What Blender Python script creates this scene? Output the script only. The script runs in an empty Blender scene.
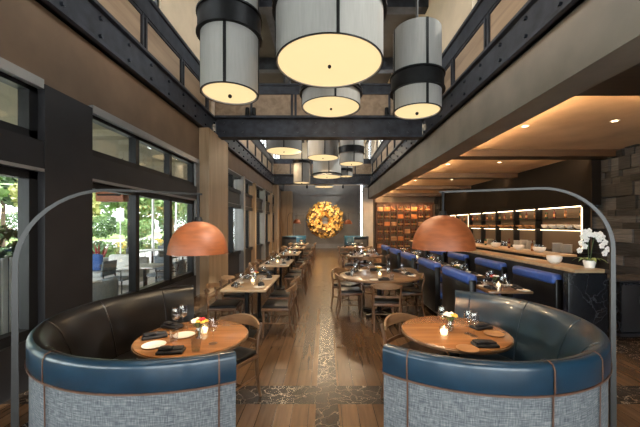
import bpy, bmesh, math, random
from mathutils import Vector, Matrix
R = random.Random(7)
DIFF = .52
PI = math.pi
SC = bpy.context.scene
COL = SC.collection
F, VX, VY, H = 315.0, 325.0, 225.0, 1.7

def at(px, py, d):
    """photo pixel at depth d -> point in the room"""
    return ((px-VX)*d/F, d, H-(py-VY)*d/F)

# ------------------------------------------------------------------ materials
def nmat(name):
    m = bpy.data.materials.new(name); m.use_nodes = True
    nt = m.node_tree; b = nt.nodes['Principled BSDF']
    return m, nt, b
def ramp(nt, stops):
    r = nt.nodes.new('ShaderNodeValToRGB'); cr = r.color_ramp
    while len(cr.elements) < len(stops): cr.elements.new(0.5)
    for e, (p, c) in zip(cr.elements, stops):
        e.position = p; e.color = (*c, 1) if len(c) == 3 else c
    return r
def coords(nt, scale=(1,1,1), kind='Object', rot=(0,0,0)):
    tc = nt.nodes.new('ShaderNodeTexCoord'); mp = nt.nodes.new('ShaderNodeMapping')
    mp.inputs['Scale'].default_value = scale; mp.inputs['Rotation'].default_value = rot
    nt.links.new(tc.outputs[kind], mp.inputs['Vector']); return mp.outputs['Vector']
def M(name, c, rough=.5, metal=0, var=.25, scale=6, stretch=(1,1,1), bump=0, coat=0, kind='Object', detail=4, spec=.5):
    m, nt, b = nmat(name); L = nt.links.new
    v = coords(nt, tuple(s*scale for s in stretch), kind)
    n = nt.nodes.new('ShaderNodeTexNoise'); n.inputs['Detail'].default_value = detail; n.inputs['Scale'].default_value = 1
    L(v, n.inputs['Vector'])
    r = ramp(nt, [(.3, tuple(x*(1-var) for x in c)), (.7, tuple(min(1,x*(1+var)) for x in c))])
    L(n.outputs['Fac'], r.inputs['Fac']); L(r.outputs['Color'], b.inputs['Base Color'])
    b.inputs['Roughness'].default_value = rough; b.inputs['Metallic'].default_value = metal
    b.inputs['Coat Weight'].default_value = coat; b.inputs['Specular IOR Level'].default_value = spec
    if bump:
        bp = nt.nodes.new('ShaderNodeBump'); bp.inputs['Strength'].default_value = bump; bp.inputs['Distance'].default_value = .02
        L(n.outputs['Fac'], bp.inputs['Height']); L(bp.outputs['Normal'], b.inputs['Normal'])
    return m
def EM(name, c, s, base=(.8,.7,.55)):
    m, nt, b = nmat(name)
    b.inputs['Base Color'].default_value = (*base, 1); b.inputs['Roughness'].default_value = .6
    b.inputs['Emission Color'].default_value = (*c, 1); b.inputs['Emission Strength'].default_value = s
    return m
def mathn(nt, op, a, b=None):
    n = nt.nodes.new('ShaderNodeMath'); n.operation = op
    for i, x in enumerate((a, b)):
        if x is None: continue
        if isinstance(x, (int, float)): n.inputs[i].default_value = x
        else: nt.links.new(x, n.inputs[i])
    return n.outputs[0]
def GLASS(name, tint=(.95,.97,.97), gl=.12, rough=.03):
    m, nt, b = nmat(name); L = nt.links.new
    nt.nodes.remove(b)
    out = nt.nodes['Material Output']
    t = nt.nodes.new('ShaderNodeBsdfTransparent'); t.inputs['Color'].default_value = (*tint, 1)
    g = nt.nodes.new('ShaderNodeBsdfGlossy'); g.inputs['Roughness'].default_value = rough
    lw = nt.nodes.new('ShaderNodeLayerWeight'); lw.inputs['Blend'].default_value = .5
    fac = mathn(nt, 'ADD', mathn(nt, 'MULTIPLY', mathn(nt, 'POWER', lw.outputs['Facing'], 3.0), .75), gl)
    mx = nt.nodes.new('ShaderNodeMixShader')
    L(fac, mx.inputs['Fac']); L(t.outputs[0], mx.inputs[1]); L(g.outputs[0], mx.inputs[2])
    L(mx.outputs[0], out.inputs['Surface']); return m
def WOOD(name, c1, c2, rough=.4, axis=0, scale=5, coat=0.0):
    st = [.12,.12,.12]; st = [1,1,1]; st[axis] = .08
    m, nt, b = nmat(name); L = nt.links.new
    v = coords(nt, tuple(s*scale*3 for s in st))
    n = nt.nodes.new('ShaderNodeTexNoise'); n.inputs['Scale'].default_value = 1; n.inputs['Detail'].default_value = 6
    n.inputs['Distortion'].default_value = .6
    L(v, n.inputs['Vector'])
    r = ramp(nt, [(.32, c1), (.68, c2)]); L(n.outputs['Fac'], r.inputs['Fac']); L(r.outputs['Color'], b.inputs['Base Color'])
    b.inputs['Roughness'].default_value = rough; b.inputs['Coat Weight'].default_value = coat
    b.inputs['Coat Roughness'].default_value = .15
    return m
def FLOOR():
    m, nt, b = nmat('oak boards with marble bands'); L = nt.links.new
    v = coords(nt)
    sp = nt.nodes.new('ShaderNodeSeparateXYZ'); L(v, sp.inputs[0]); x, y = sp.outputs[0], sp.outputs[1]
    # boards run along the room in blocks
    mp = nt.nodes.new('ShaderNodeMapping'); mp.inputs['Rotation'].default_value = (0,0,PI/2); L(v, mp.inputs['Vector'])
    br = nt.nodes.new('ShaderNodeTexBrick'); L(mp.outputs[0], br.inputs['Vector'])
    br.inputs['Scale'].default_value = 1; br.inputs['Brick Width'].default_value = 1.1; br.inputs['Row Height'].default_value = .15
    br.inputs['Mortar Size'].default_value = .003; br.offset = .37
    br.inputs['Color1'].default_value = (.085,.049,.027,1); br.inputs['Color2'].default_value = (.145,.086,.048,1)
    br.inputs['Mortar'].default_value = (.03,.015,.008,1)
    n = nt.nodes.new('ShaderNodeTexNoise'); n.inputs['Scale'].default_value = 1; n.inputs['Detail'].default_value = 6
    mp2 = nt.nodes.new('ShaderNodeMapping'); mp2.inputs['Scale'].default_value = (28,2.2,1); L(v, mp2.inputs['Vector']); L(mp2.outputs[0], n.inputs['Vector'])
    r = ramp(nt, [(.3,(.78,.76,.75)),(.7,(1.15,1.13,1.1))]); L(n.outputs['Fac'], r.inputs['Fac'])
    mul = nt.nodes.new('ShaderNodeMix'); mul.data_type = 'RGBA'; mul.blend_type = 'MULTIPLY'; mul.inputs['Factor'].default_value = 1
    L(br.outputs['Color'], mul.inputs['A']); L(r.outputs['Color'], mul.inputs['B'])
    # marble
    n2 = nt.nodes.new('ShaderNodeTexNoise'); n2.inputs['Scale'].default_value = 3.5; n2.inputs['Detail'].default_value = 5; L(v, n2.inputs['Vector'])
    vm = nt.nodes.new('ShaderNodeVectorMath'); vm.operation = 'MULTIPLY_ADD'
    L(n2.outputs['Color'], vm.inputs[0]); vm.inputs[1].default_value = (.5,.5,.5); L(v, vm.inputs[2])
    vo = nt.nodes.new('ShaderNodeTexVoronoi'); vo.feature = 'DISTANCE_TO_EDGE'; vo.inputs['Scale'].default_value = 7
    L(vm.outputs[0], vo.inputs['Vector'])
    r2 = ramp(nt, [(.0,(.40,.33,.26)),(.008,(.20,.16,.12)),(.022,(.030,.022,.018)),(.5,(.045,.033,.026))]); L(vo.outputs['Distance'], r2.inputs['Fac'])
    def band(c, cen, half): return mathn(nt, 'LESS_THAN', mathn(nt, 'ABSOLUTE', mathn(nt, 'SUBTRACT', c, cen)), half)
    k = band(x, .02, .105)
    for cen, half in ((3.16,.17), (-.3,.17), (8.6,.17), (14.0,.17)): k = mathn(nt, 'MAXIMUM', k, band(y, cen, half))
    k = mathn(nt, 'MAXIMUM', k, band(x, -2.35, .22)); k = mathn(nt, 'MAXIMUM', k, band(x, 4.45, .55))
    mx = nt.nodes.new('ShaderNodeMix'); mx.data_type = 'RGBA'
    L(k, mx.inputs['Factor']); L(mul.outputs['Result'], mx.inputs['A']); L(r2.outputs['Color'], mx.inputs['B'])
    L(mx.outputs['Result'], b.inputs['Base Color'])
    b.inputs['Roughness'].default_value = .27; b.inputs['Specular IOR Level'].default_value = .5
    return m
def DENIM():
    m, nt, b = nmat('blue grey woven fabric'); L = nt.links.new
    def streak(sc, det):
        v = coords(nt, sc, 'UV'); n = nt.nodes.new('ShaderNodeTexNoise'); n.inputs['Scale'].default_value = 1; n.inputs['Detail'].default_value = det
        L(v, n.inputs['Vector']); return n.outputs['Fac']
    a = streak((16,190,1), 4); c = streak((210,20,1), 4)
    s = mathn(nt, 'ADD', mathn(nt, 'MULTIPLY', a, .55), mathn(nt, 'MULTIPLY', c, .45))
    r = ramp(nt, [(.34,(.05,.057,.07)),(.5,(.125,.135,.147)),(.66,(.26,.265,.265))]); L(s, r.inputs['Fac'])
    L(r.outputs['Color'], b.inputs['Base Color']); b.inputs['Roughness'].default_value = .9; b.inputs['Specular IOR Level'].default_value = .2
    return m
def BLOCKS():
    m, nt, b = nmat('dark stained timber blocks'); L = nt.links.new
    g = nt.nodes.new('ShaderNodeNewGeometry')
    r = ramp(nt, [(.0,(.014,.016,.018)),(.6,(.029,.032,.037)),(.88,(.055,.06,.068)),(1,(.10,.11,.122))]); L(g.outputs['Random Per Island'], r.inputs['Fac'])
    v = coords(nt, (3,3,60)); n = nt.nodes.new('ShaderNodeTexNoise'); n.inputs['Scale'].default_value = 1; L(v, n.inputs['Vector'])
    r2 = ramp(nt, [(.3,(.6,.6,.6)),(.7,(1.3,1.3,1.3))]); L(n.outputs['Fac'], r2.inputs['Fac'])
    mul = nt.nodes.new('ShaderNodeMix'); mul.data_type = 'RGBA'; mul.blend_type = 'MULTIPLY'; mul.inputs['Factor'].default_value = 1
    L(r.outputs['Color'], mul.inputs['A']); L(r2.outputs['Color'], mul.inputs['B']); L(mul.outputs['Result'], b.inputs['Base Color'])
    b.inputs['Roughness'].default_value = .75; b.inputs['Specular IOR Level'].default_value = .15
    return m
def MARBLE(name, base, vein, scale=3):
    m, nt, b = nmat(name); L = nt.links.new
    v = coords(nt); n2 = nt.nodes.new('ShaderNodeTexNoise'); n2.inputs['Scale'].default_value = 3; n2.inputs['Detail'].default_value = 6; L(v, n2.inputs['Vector'])
    vm = nt.nodes.new('ShaderNodeVectorMath'); vm.operation = 'MULTIPLY_ADD'
    L(n2.outputs['Color'], vm.inputs[0]); vm.inputs[1].default_value = (.7,.7,.7); L(v, vm.inputs[2])
    vo = nt.nodes.new('ShaderNodeTexVoronoi'); vo.feature = 'DISTANCE_TO_EDGE'; vo.inputs['Scale'].default_value = scale; L(vm.outputs[0], vo.inputs['Vector'])
    r2 = ramp(nt, [(0,vein),(.02,base),(1,base)]); L(vo.outputs['Distance'], r2.inputs['Fac']); L(r2.outputs['Color'], b.inputs['Base Color'])
    b.inputs['Roughness'].default_value = .25; return m

plaster = M('taupe rubbed plaster', (.185,.155,.125), .6, 0, .18, 1.6, bump=.05)
plaster_shaded = M('rubbed plaster darkened for backlight', (.125,.076,.045), .65, 0, .2, 1.6, bump=.05)  # same plaster as the right fascia, its backlit shade put into the colour
tan = M('tan plaster', (.56,.46,.34), .8, 0, .08, 2)
panelwood = WOOD('framed panel timber', (.20,.14,.092), (.33,.24,.165), .5, 1, 2)
steel = M('blackened steel', (.036,.040,.052), .42, .3, .35, 5, bump=.03, spec=.3)
charcoal = M('charcoal paint', (.021,.020,.022), .45, 0, .12, 3, spec=.22)
frame_m = M('dark window frame paint', (.010,.010,.011), .4, 0, .1, 3, spec=.2)
frame_lt = M('grey window frame metal', (.26,.255,.25), .4, .5, .1, 3)
colwood = WOOD('column cladding timber', (.26,.17,.095), (.38,.255,.155), .5, 2, 2)
greywall = M('warm grey wall paint', (.20,.187,.178), .75, 0, .08, 3)
barceil = M('copper brown ceiling plaster', (.50,.36,.24), .6, 0, .18, 1.3)
beamwood = WOOD('dark beam timber', (.022,.012,.007), (.05,.027,.014), .45, 0, 3)
darkceil = M('dark ceiling paint', (.035,.032,.03), .8, 0, .2, 2)
blocks = BLOCKS()
floor_m = FLOOR()
win_glass = GLASS('window glass', (.93,.95,.94), .04)
glass_m = GLASS('drinking glass', (.96,.97,.98), .10, .12)
leather_blue = M('teal blue leather', (.009,.03,.055), .3, 0, .25, 7, coat=.25)
leather_sheen = M('dark leather tinted by daylight', (.012,.027,.045), .28, 0, .3, 6, coat=.2)  # blue of the reflected daylight is put into this dark leather's colour
leather_black = M('black leather', (.007,.0065,.007), .3, 0, .3, 8, spec=.3)
leather_royal = M('royal blue leather', (.03,.075,.30), .38, 0, .18, 6)
denim = DENIM()
strap_m = M('tan leather strap', (.10,.045,.025), .5, 0, .2, 20)
table_or = WOOD('honey table timber', (.21,.092,.034), (.36,.175,.068), .24, 0, 4, .3)
table_dk = WOOD('walnut table timber', (.11,.058,.028), (.20,.115,.06), .28, 0, 4, .25)
table_lt = WOOD('pale oak table timber', (.28,.18,.10), (.42,.29,.17), .3, 0, 4, .2)
chairwood = WOOD('chair timber', (.085,.042,.02), (.17,.09,.045), .35, 2, 5, .2)
chairwood_lt = WOOD('light chair timber', (.17,.095,.05), (.27,.165,.09), .35, 0, 5, .2)
iron = M('black iron', (.009,.009,.010), .42, .3, .3, 10, spec=.25)
polesteel = M('grey lamp steel', (.024,.023,.022), .35, .25, .15, 8)
copper = M('brushed copper', (.25,.066,.018), .5, .1, .2, 9, (1,1,4))
copper_in = M('pale lamp lining', (.7,.45,.25), .6, 0, .1, 5)
linen = M('grey linen shade', (.29,.278,.262), .85, 0, .06, 40, (1,1,.1))
diffuser_m = EM('warm lit diffuser', (1.0,.72,.36), DIFF, (.35,.30,.22))
bulb_m = EM('warm bulb', (1,.7,.38), 10)
led_m = EM('warm light strip', (1,.74,.44), 5)
cove_m = EM('orange cove strip', (1,.62,.31), 62)
edge_m = EM('dim warm edge strip', (1,.72,.42), 1.6)
down_m = EM('downlight lens', (1,.75,.45), 6)
napkin_m = M('black napkin cloth', (.012,.012,.015), .8, 0, .3, 25, bump=.2)
china = M('white china', (.78,.76,.72), .25, 0, .05, 6)
woodplate = WOOD('wooden bread plate', (.26,.13,.055), (.36,.2,.09), .4, 0, 8)
linen_white = M('white placemat linen', (.72,.70,.66), .8, 0, .06, 30)
candle_m = EM('lit candle glass', (1,.7,.35), 1.6, (.9,.8,.65))
petal_w = M('white petals', (.85,.83,.8), .6, 0, .06, 20)
petal_r = M('crimson petals', (.55,.03,.05), .6, 0, .25, 20)
petal_y = M('yellow petals', (.8,.5,.08), .6, 0, .2, 20)
leaf_g = M('green leaves', (.15,.24,.08), .6, 0, .4, 3)
leather_teal = M('bright teal leather', (.03,.12,.19), .35, 0, .2, 7)
leaf_d = M('deep green leaves', (.07,.12,.05), .6, 0, .45, 3)
leaf_y = M('yellow green leaves', (.36,.36,.14), .6, 0, .35, 3)
leaf_red = M('red leaves', (.30,.03,.03), .5, 0, .4, 4)
bark = M('tree bark', (.10,.07,.045), .9, 0, .4, 8, (1,1,.3), .3)
gold, _nt, _b = nmat('gilded petals')
_g = _nt.nodes.new('ShaderNodeNewGeometry'); _r = ramp(_nt, [(0,(.30,.12,.02)),(.4,(.62,.33,.06)),(.8,(.90,.62,.20)),(1,(.95,.78,.42))])
_nt.links.new(_g.outputs['Random Per Island'], _r.inputs['Fac']); _nt.links.new(_r.outputs['Color'], _b.inputs['Base Color']); _b.inputs['Roughness'].default_value = .42
gold_d = M('dark gilded core', (.10,.05,.015), .6, .2, .3, 4)
paving = M('patio paving', (.50,.48,.45), .8, 0, .12, 2)
grass_m = M('lawn', (.16,.24,.05), .9, 0, .35, 4)
road_m = M('road asphalt', (.42,.40,.38), .9, 0, .1, 3)
sofa_gr = M('pale grey outdoor fabric', (.46,.47,.46), .9, 0, .08, 20)
slate_fab = M('slate outdoor fabric', (.17,.21,.24), .85, 0, .12, 20)
cush_blue = M('blue cushion fabric', (.05,.12,.34), .85, 0, .2, 20)
cush_wh = M('white cushion fabric', (.75,.75,.72), .85, 0, .06, 20)
white_m = M('white painted metal', (.7,.7,.7), .45, 0, .04, 4)
marble_blk = MARBLE('black marble', (.008,.009,.012), (.035,.035,.04), 2.5)
awning_m = M('beige patio ceiling', (.24,.205,.135), .8, 0, .08, 1.2)
bottle_g = M('green bottle glass', (.02,.05,.02), .12, 0, .2, 6)
bottle_a = M('amber bottle glass', (.16,.055,.012), .12, 0, .3, 6)
bottle_r = M('burgundy foil bottle', (.10,.012,.012), .25, 0, .3, 6)
label_m = M('printed bottle label', (.36,.19,.08), .7, 0, .4, 8)
rackwood = WOOD('wine rack timber', (.06,.022,.009), (.12,.045,.018), .45, 2, 4)
backlit = EM('dim amber back panel', (1,.55,.22), .02, (.045,.028,.018))
bowlwood = WOOD('turned bowl timber', (.28,.13,.05), (.45,.24,.11), .4, 0, 6)
cratewood = WOOD('orange crate timber', (.38,.11,.025), (.55,.20,.05), .5, 0, 5)

# ------------------------------------------------------------------ mesh building
class MB:
    def __init__(s): s.v = []; s.f = []
    def add(s, vs, fs):
        o = len(s.v); s.v += [tuple(p) for p in vs]; s.f += [tuple(i+o for i in f) for f in fs]; return s
    def box(s, x0, x1, y0, y1, z0, z1):
        vs = [(x,y,z) for z in (z0,z1) for y in (y0,y1) for x in (x0,x1)]
        return s.add(vs, [(0,2,3,1),(4,5,7,6),(0,1,5,4),(2,6,7,3),(0,4,6,2),(1,3,7,5)])
    def rbox(s, c, size, bev=.02, seg=2, rot=(0,0,0), taper=None):
        bm = bmesh.new(); bmesh.ops.create_cube(bm, size=1)
        for v in bm.verts:
            v.co = Vector((v.co.x*size[0], v.co.y*size[1], v.co.z*size[2]))
        b = min(bev, min(size)*.49)
        bmesh.ops.bevel(bm, geom=list(bm.edges), offset=b, segments=seg, profile=.5, affect='EDGES')
        from mathutils import Euler
        m = Matrix.Translation(c) @ Euler(rot).to_matrix().to_4x4()
        bm.verts.index_update()
        s.add([m @ v.co for v in bm.verts], [[v.index for v in f.verts] for f in bm.faces]); bm.free(); return s
    def lathe(s, prof, c=(0,0,0), n=24, cap=True):
        o = []; 
        for r, z in prof:
            for k in range(n):
                a = 2*PI*k/n; o.append((c[0]+r*math.cos(a), c[1]+r*math.sin(a), c[2]+z))
        f = []
        for i in range(len(prof)-1):
            for k in range(n):
                a, b = i*n+k, i*n+(k+1)%n; f.append((a, b, b+n, a+n))
        if cap:
            if prof[0][0] > 1e-5: f.append(tuple(range(n))[::-1])
            if prof[-1][0] > 1e-5: f.append(tuple((len(prof)-1)*n+k for k in range(n)))
        return s.add(o, f)
    def cyl(s, p0, p1, r0, r1=None, n=12):
        return s.tube([p0, p1], [r0, r0 if r1 is None else r1], n)
    def tube(s, pts, rad, n=10, flat=None, up=None):
        """round tube, or a flat bar when flat=(width,height)"""
        pts = [Vector(p) for p in pts]; N = len(pts)
        if not isinstance(rad, (list, tuple)): rad = [rad]*N
        vs = []; prev = None
        for i, p in enumerate(pts):
            t = (pts[min(i+1,N-1)]-pts[max(i-1,0)]).normalized()
            if up is not None: a = Vector(up)
            elif prev is not None: a = prev
            else: a = Vector((0,0,1)) if abs(t.z) < .9 else Vector((0,1,0))
            u = (a - t*a.dot(t)).normalized(); w = t.cross(u); prev = u
            if flat:
                fw, fh = flat[0]*rad[i], flat[1]*rad[i]
                for (q, h) in ((-1,-1),(1,-1),(1,1),(-1,1)): vs.append(p+u*(q*fw/2)+w*(h*fh/2))
            else:
                for k in range(n):
                    an = 2*PI*k/n; vs.append(p+u*(math.cos(an)*rad[i])+w*(math.sin(an)*rad[i]))
        m = 4 if flat else n; f = []
        for i in range(N-1):
            for k in range(m):
                a, b = i*m+k, i*m+(k+1)%m; f.append((a, b, b+m, a+m))
        f.append(tuple(range(m))[::-1]); f.append(tuple((N-1)*m+k for k in range(m)))
        return s.add(vs, f)
    def arc(s, prof, a0, a1, n=48, c=(0,0,0)):
        """closed (r,z) profile swept about the z axis, ends capped"""
        m = len(prof); vs = []; f = []
        for i in range(n+1):
            a = math.radians(a0+(a1-a0)*i/n)
            for r, z in prof: vs.append((c[0]+r*math.cos(a), c[1]+r*math.sin(a), c[2]+z))
        for i in range(n):
            for k in range(m):
                a, b = i*m+k, i*m+(k+1)%m; f.append((a, b, b+m, a+m))
        f.append(tuple(range(m))[::-1]); f.append(tuple(n*m+k for k in range(m)))
        return s.add(vs, f)
    def quad(s, c, u, w):
        c, u, w = Vector(c), Vector(u), Vector(w)
        return s.add([c-u-w, c+u-w, c+u+w, c-u+w], [(0,1,2,3)])
    def blob(s, c, r, sub=1, sq=(1,1,1), jit=0):
        bm = bmesh.new(); bmesh.ops.create_icosphere(bm, subdivisions=sub, radius=1); bm.verts.index_update()
        vs = [Vector((c[0]+v.co.x*r*sq[0]*(1+R.uniform(-jit,jit)), c[1]+v.co.y*r*sq[1]*(1+R.uniform(-jit,jit)), c[2]+v.co.z*r*sq[2]*(1+R.uniform(-jit,jit)))) for v in bm.verts]
        s.add(vs, [[v.index for v in f.verts] for f in bm.faces]); bm.free(); return s
def rprof(r0, r1, z0, z1, b, seg=4):
    """rounded rectangle profile in (r,z)"""
    p = []
    for cx, cz, a in ((r1-b,z0+b,-90),(r1-b,z1-b,0),(r0+b,z1-b,90),(r0+b,z0+b,180)):
        for k in range(seg+1):
            t = math.radians(a+90*k/seg); p.append((cx+b*math.cos(t), cz+b*math.sin(t)))
    return p
def obj(name, mb, m, parent=None, loc=None, smooth=True, ang=40, uvarc=None, fix=True):
    me = bpy.data.meshes.new(name); me.from_pydata(mb.v, [], mb.f)
    if fix:
        bm = bmesh.new(); bm.from_mesh(me); bmesh.ops.recalc_face_normals(bm, faces=bm.faces[:]); bm.to_mesh(me); bm.free()
    if smooth:
        me.polygons.foreach_set('use_smooth', [True]*len(me.polygons)); me.set_sharp_from_angle(angle=math.radians(ang))
    if uvarc is not None:
        a0, rad = uvarc; uv = me.uv_layers.new(name='UVMap')
        for lp in me.loops:
            c = me.vertices[lp.vertex_index].co; a = (math.atan2(c.y, c.x)-math.radians(a0)+.3) % (2*PI)
            uv.data[lp.index].uv = (a*rad, c.z)
    me.materials.append(m); me.update()
    o = bpy.data.objects.new(name, me); COL.objects.link(o)
    if parent: o.parent = parent
    if loc: o.location = loc
    return o
def tag(o, label, cat, group=None, kind=None):
    if label: o['label'] = label
    if cat: o['category'] = cat
    if group: o['group'] = group
    if kind: o['kind'] = kind
    return o
def thing(name, label, cat, loc=(0,0,0), rz=0, group=None):
    o = bpy.data.objects.new(name, None); COL.objects.link(o); o.location = loc; o.rotation_euler = (0,0,rz)
    o.empty_display_size = .1
    return tag(o, label, cat, group)
def one(name, mb, m, label, cat, loc=None, group=None, rz=0, **k):
    o = obj(name, mb, m, None, loc, **k); o.rotation_euler = (0,0,rz); return tag(o, label, cat, group)
def struct(name, mb, m, parent=None, smooth=False):
    o = obj(name, mb, m, parent, smooth=smooth); o['kind'] = 'structure'; return o
CH = {}
def kids(o): return [c for c in o.children]
def dup(src, label, loc, rz=0, group=None, scale=None):
    r = src.copy(); COL.objects.link(r); r.location = loc; r.rotation_euler = (0,0,rz); r['label'] = label
    if group: r['group'] = group
    if scale: r.scale = scale
    for c in kids(src):
        if c.parent is not src: continue
        d = c.copy(); COL.objects.link(d); d.parent = r
        for g in kids(c):
            e = g.copy(); COL.objects.link(e); e.parent = d
    return r
class Kind:
    """first placement moves the built thing, later ones copy it"""
    def __init__(s, build): s.build = build; s.src = None
    def __call__(s, label, loc, rz=0, group=None, scale=None):
        if s.src is None:
            s.src = s.build(); o = s.src; o.location = loc; o.rotation_euler = (0,0,rz); o['label'] = label
            if group: o['group'] = group
            if scale: o.scale = scale
            return o
        return dup(s.src, label, loc, rz, group, scale)
def light(kind, parent, loc, energy, color, **k):
    l = bpy.data.lights.new('bulb_light', kind); l.energy = energy; l.color = color
    for a, b in k.items(): setattr(l, a, b)
    o = bpy.data.objects.new('bulb_light', l); COL.objects.link(o); o.location = loc
    if parent: o.parent = parent
    return o
WARM = (1,.74,.45)

# ------------------------------------------------------------------ the setting
XL, XR, XB, YB, YN, ZC = -3.1, 2.78, 7.2, 23.0, -3.6, 8.0
struct('floor', MB().box(XL-.15, XB+.3, YN, YB+.2, -.12, 0), floor_m)
struct('ceiling', MB().box(XL-.2, XR+.7, YN, YB+.2, ZC, ZC+.15), darkceil)
mb = MB()
for y in (1.5, 5.0, 6.8, 8.6, 12, 15.2, 18.3): mb.box(XL, XR, y-.15, y+.15, ZC-.45, ZC)
for x in (-1.6, .0, 1.5): mb.box(x-.1, x+.1, YN, YB, ZC-.3, ZC)
struct('trim_1', mb, steel)
# left wall: (y0, y1, head z, transom sill z, door head z, sill z)
BAYS = [(-3.2, 3.42, 3.23, 2.61, 2.29, .5, 6), (4.12, 7.5, 3.23, 2.61, 2.29, .5, 3), (9.3, 18.6, 3.45, 2.80, 2.40, .68, 9)]
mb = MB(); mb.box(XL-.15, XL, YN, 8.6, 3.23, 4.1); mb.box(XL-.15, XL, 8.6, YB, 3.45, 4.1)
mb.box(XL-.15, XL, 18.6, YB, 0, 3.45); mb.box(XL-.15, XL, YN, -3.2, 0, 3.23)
struct('wall_left', mb, plaster_shaded)
mb = MB()
for (y0, y1, zh, zt, zd, zs, n) in BAYS: mb.box(XL-.13, XL+.03, y0, y1, 0, zs)
struct('baseboard_left', mb, charcoal)
# upper walls with clerestory openings
def upper(x0, x1, wins, name):
    mb = MB(); zb, z0, z1 = 4.1, 5.66, 7.5
    mb.box(x0, x1, YN, YB, 4.62, z0); mb.box(x0, x1, YN, YB, z1, ZC)
    y = YN
    for a, b in wins: mb.box(x0, x1, y, a, z0, z1); y = b
    mb.box(x0, x1, y, YB, z0, z1); struct(name, mb, tan)
CLER = [(-2.5, 1.2), (1.9, 5.95), (9.6, 13.2), (13.9, 17.6), (18.9, 22.4)]
upper(XL-.15, XL, CLER, 'wall_upper_left'); upper(XR, XR+.3, CLER, 'wall_upper_right')
# steel channels, panels and rails down both sides
def channel(name, x, s, panel_name, rail_name):
    mb = MB(); w = .14*s
    mb.box(min(x,x+w*.5), max(x,x+w*.5), YN, YB, 4.1, 4.62)
    mb.box(min(x,x+w), max(x,x+w), YN, YB, 4.1, 4.15); mb.box(min(x,x+w), max(x,x+w), YN, YB, 4.57, 4.62)
    y = -3.2
    while y < 22:
        for z in (4.24, 4.48): mb.cyl((x+w*.5,y,z), (x+w*.78,y,z), .028, n=8)
        y += .62
    struct(name, mb, steel)
    mb = MB(); a, b = (x, x+.03*s); mb.box(min(a,b), max(a,b), YN, YB, 4.62, 5.24); struct(panel_name, mb, panelwood)
    mb = MB(); a, b = (x, x+.08*s)
    mb.box(min(a,b), max(a,b), YN, YB, 5.24, 5.58)
    mb.box(min(x,x+.12*s), max(x,x+.12*s), YN, YB, 5.53, 5.6)
    y = 1.05
    while y < 22.5:
        mb.box(min(x,x+.07*s), max(x,x+.07*s), y-.075, y-.03, 4.62, 5.24); mb.box(min(x,x+.07*s), max(x,x+.07*s), y+.03, y+.075, 4.62, 5.24); y += 1.42
    mb.box(min(x,x+.06*s), max(x,x+.06*s), YN, YB, 5.2, 5.25); mb.box(min(x,x+.06*s), max(x,x+.06*s), YN, YB, 4.62, 4.66)
    struct(rail_name, mb, steel)
channel('trim_2', XL, 1, 'trim_3', 'trim_4'); channel('trim_5', XR, -1, 'trim_6', 'trim_7')
# cross beams
n = 8
for y in (8.6, 18.3):
    mb = MB(); mb.box(XL+.14, XR-.14, y-.03, y+.03, 4.1, 4.62); mb.box(XL+.14, XR-.14, y-.16, y+.16, 4.06, 4.12); mb.box(XL+.14, XR-.14, y-.16, y+.16, 4.58, 4.64)
    mb.box(XL+.12, XR-.12, y-.05, y+.05, 5.25, 5.52); mb.box(XL+.12, XR-.12, y-.08, y+.08, 5.48, 5.53)
    x = XL+.35
    while x < XR-.2:
        mb.cyl((x,y-.03,4.23),(x,y-.06,4.23),.025,n=8); mb.cyl((x,y-.03,4.49),(x,y-.06,4.49),.025,n=8); x += .5
    for x in (-2.0, -.9, -.8, .45, .55, 1.75): mb.box(x-.03, x+.03, y-.05, y+.05, 4.64, 5.25)
    struct('trim_%d' % n, mb, steel); n += 1
    struct('trim_%d' % n, MB().box(XL+.1, XR-.1, y-.02, y+.02, 4.64, 5.25), panelwood); n += 1
# columns on the window wall
struct('trim_12', MB().box(XL-.2, XL+.06, 3.42, 4.12, 0, 3.23), charcoal)
struct('trim_13', MB().box(XL-.15, XL+.24, 7.75, 9.3, 0, 4.1), colwood)
struct('trim_14', MB().box(XL-.15, XL+.02, 7.5, 7.75, 0, 3.23), frame_lt)
mb = MB().box(XL-.15, XL+.3, 18.6, 19.2, 0, 4.1); mb.box(XL, -2.36, 22.3, YB, 0, 4.1); struct('trim_15', mb, colwood)
k = 50
for y in (11.25, 13.1, 15.2, 17.2):
    struct('trim_%d' % k, MB().box(XL-.15, XL+.2, y, y+.22, 0, 3.45), frame_lt if k % 2 == 0 else colwood); k += 1
struct('trim_16', MB().box(2.42, 3.1, 20.3, 20.62, 0, 4.1), M('cream plaster pillar', (.78,.74,.66), .8, 0, .05, 3))
mb = MB()
for y0, y1, z in ((YN, 3.4, 3.17), (4.12, 7.6, 3.17), (9.3, 18.6, 3.39)): mb.box(XL, XL+.07, y0, y1, z, z+.1)
struct('trim_17', mb, frame_lt)
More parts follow.
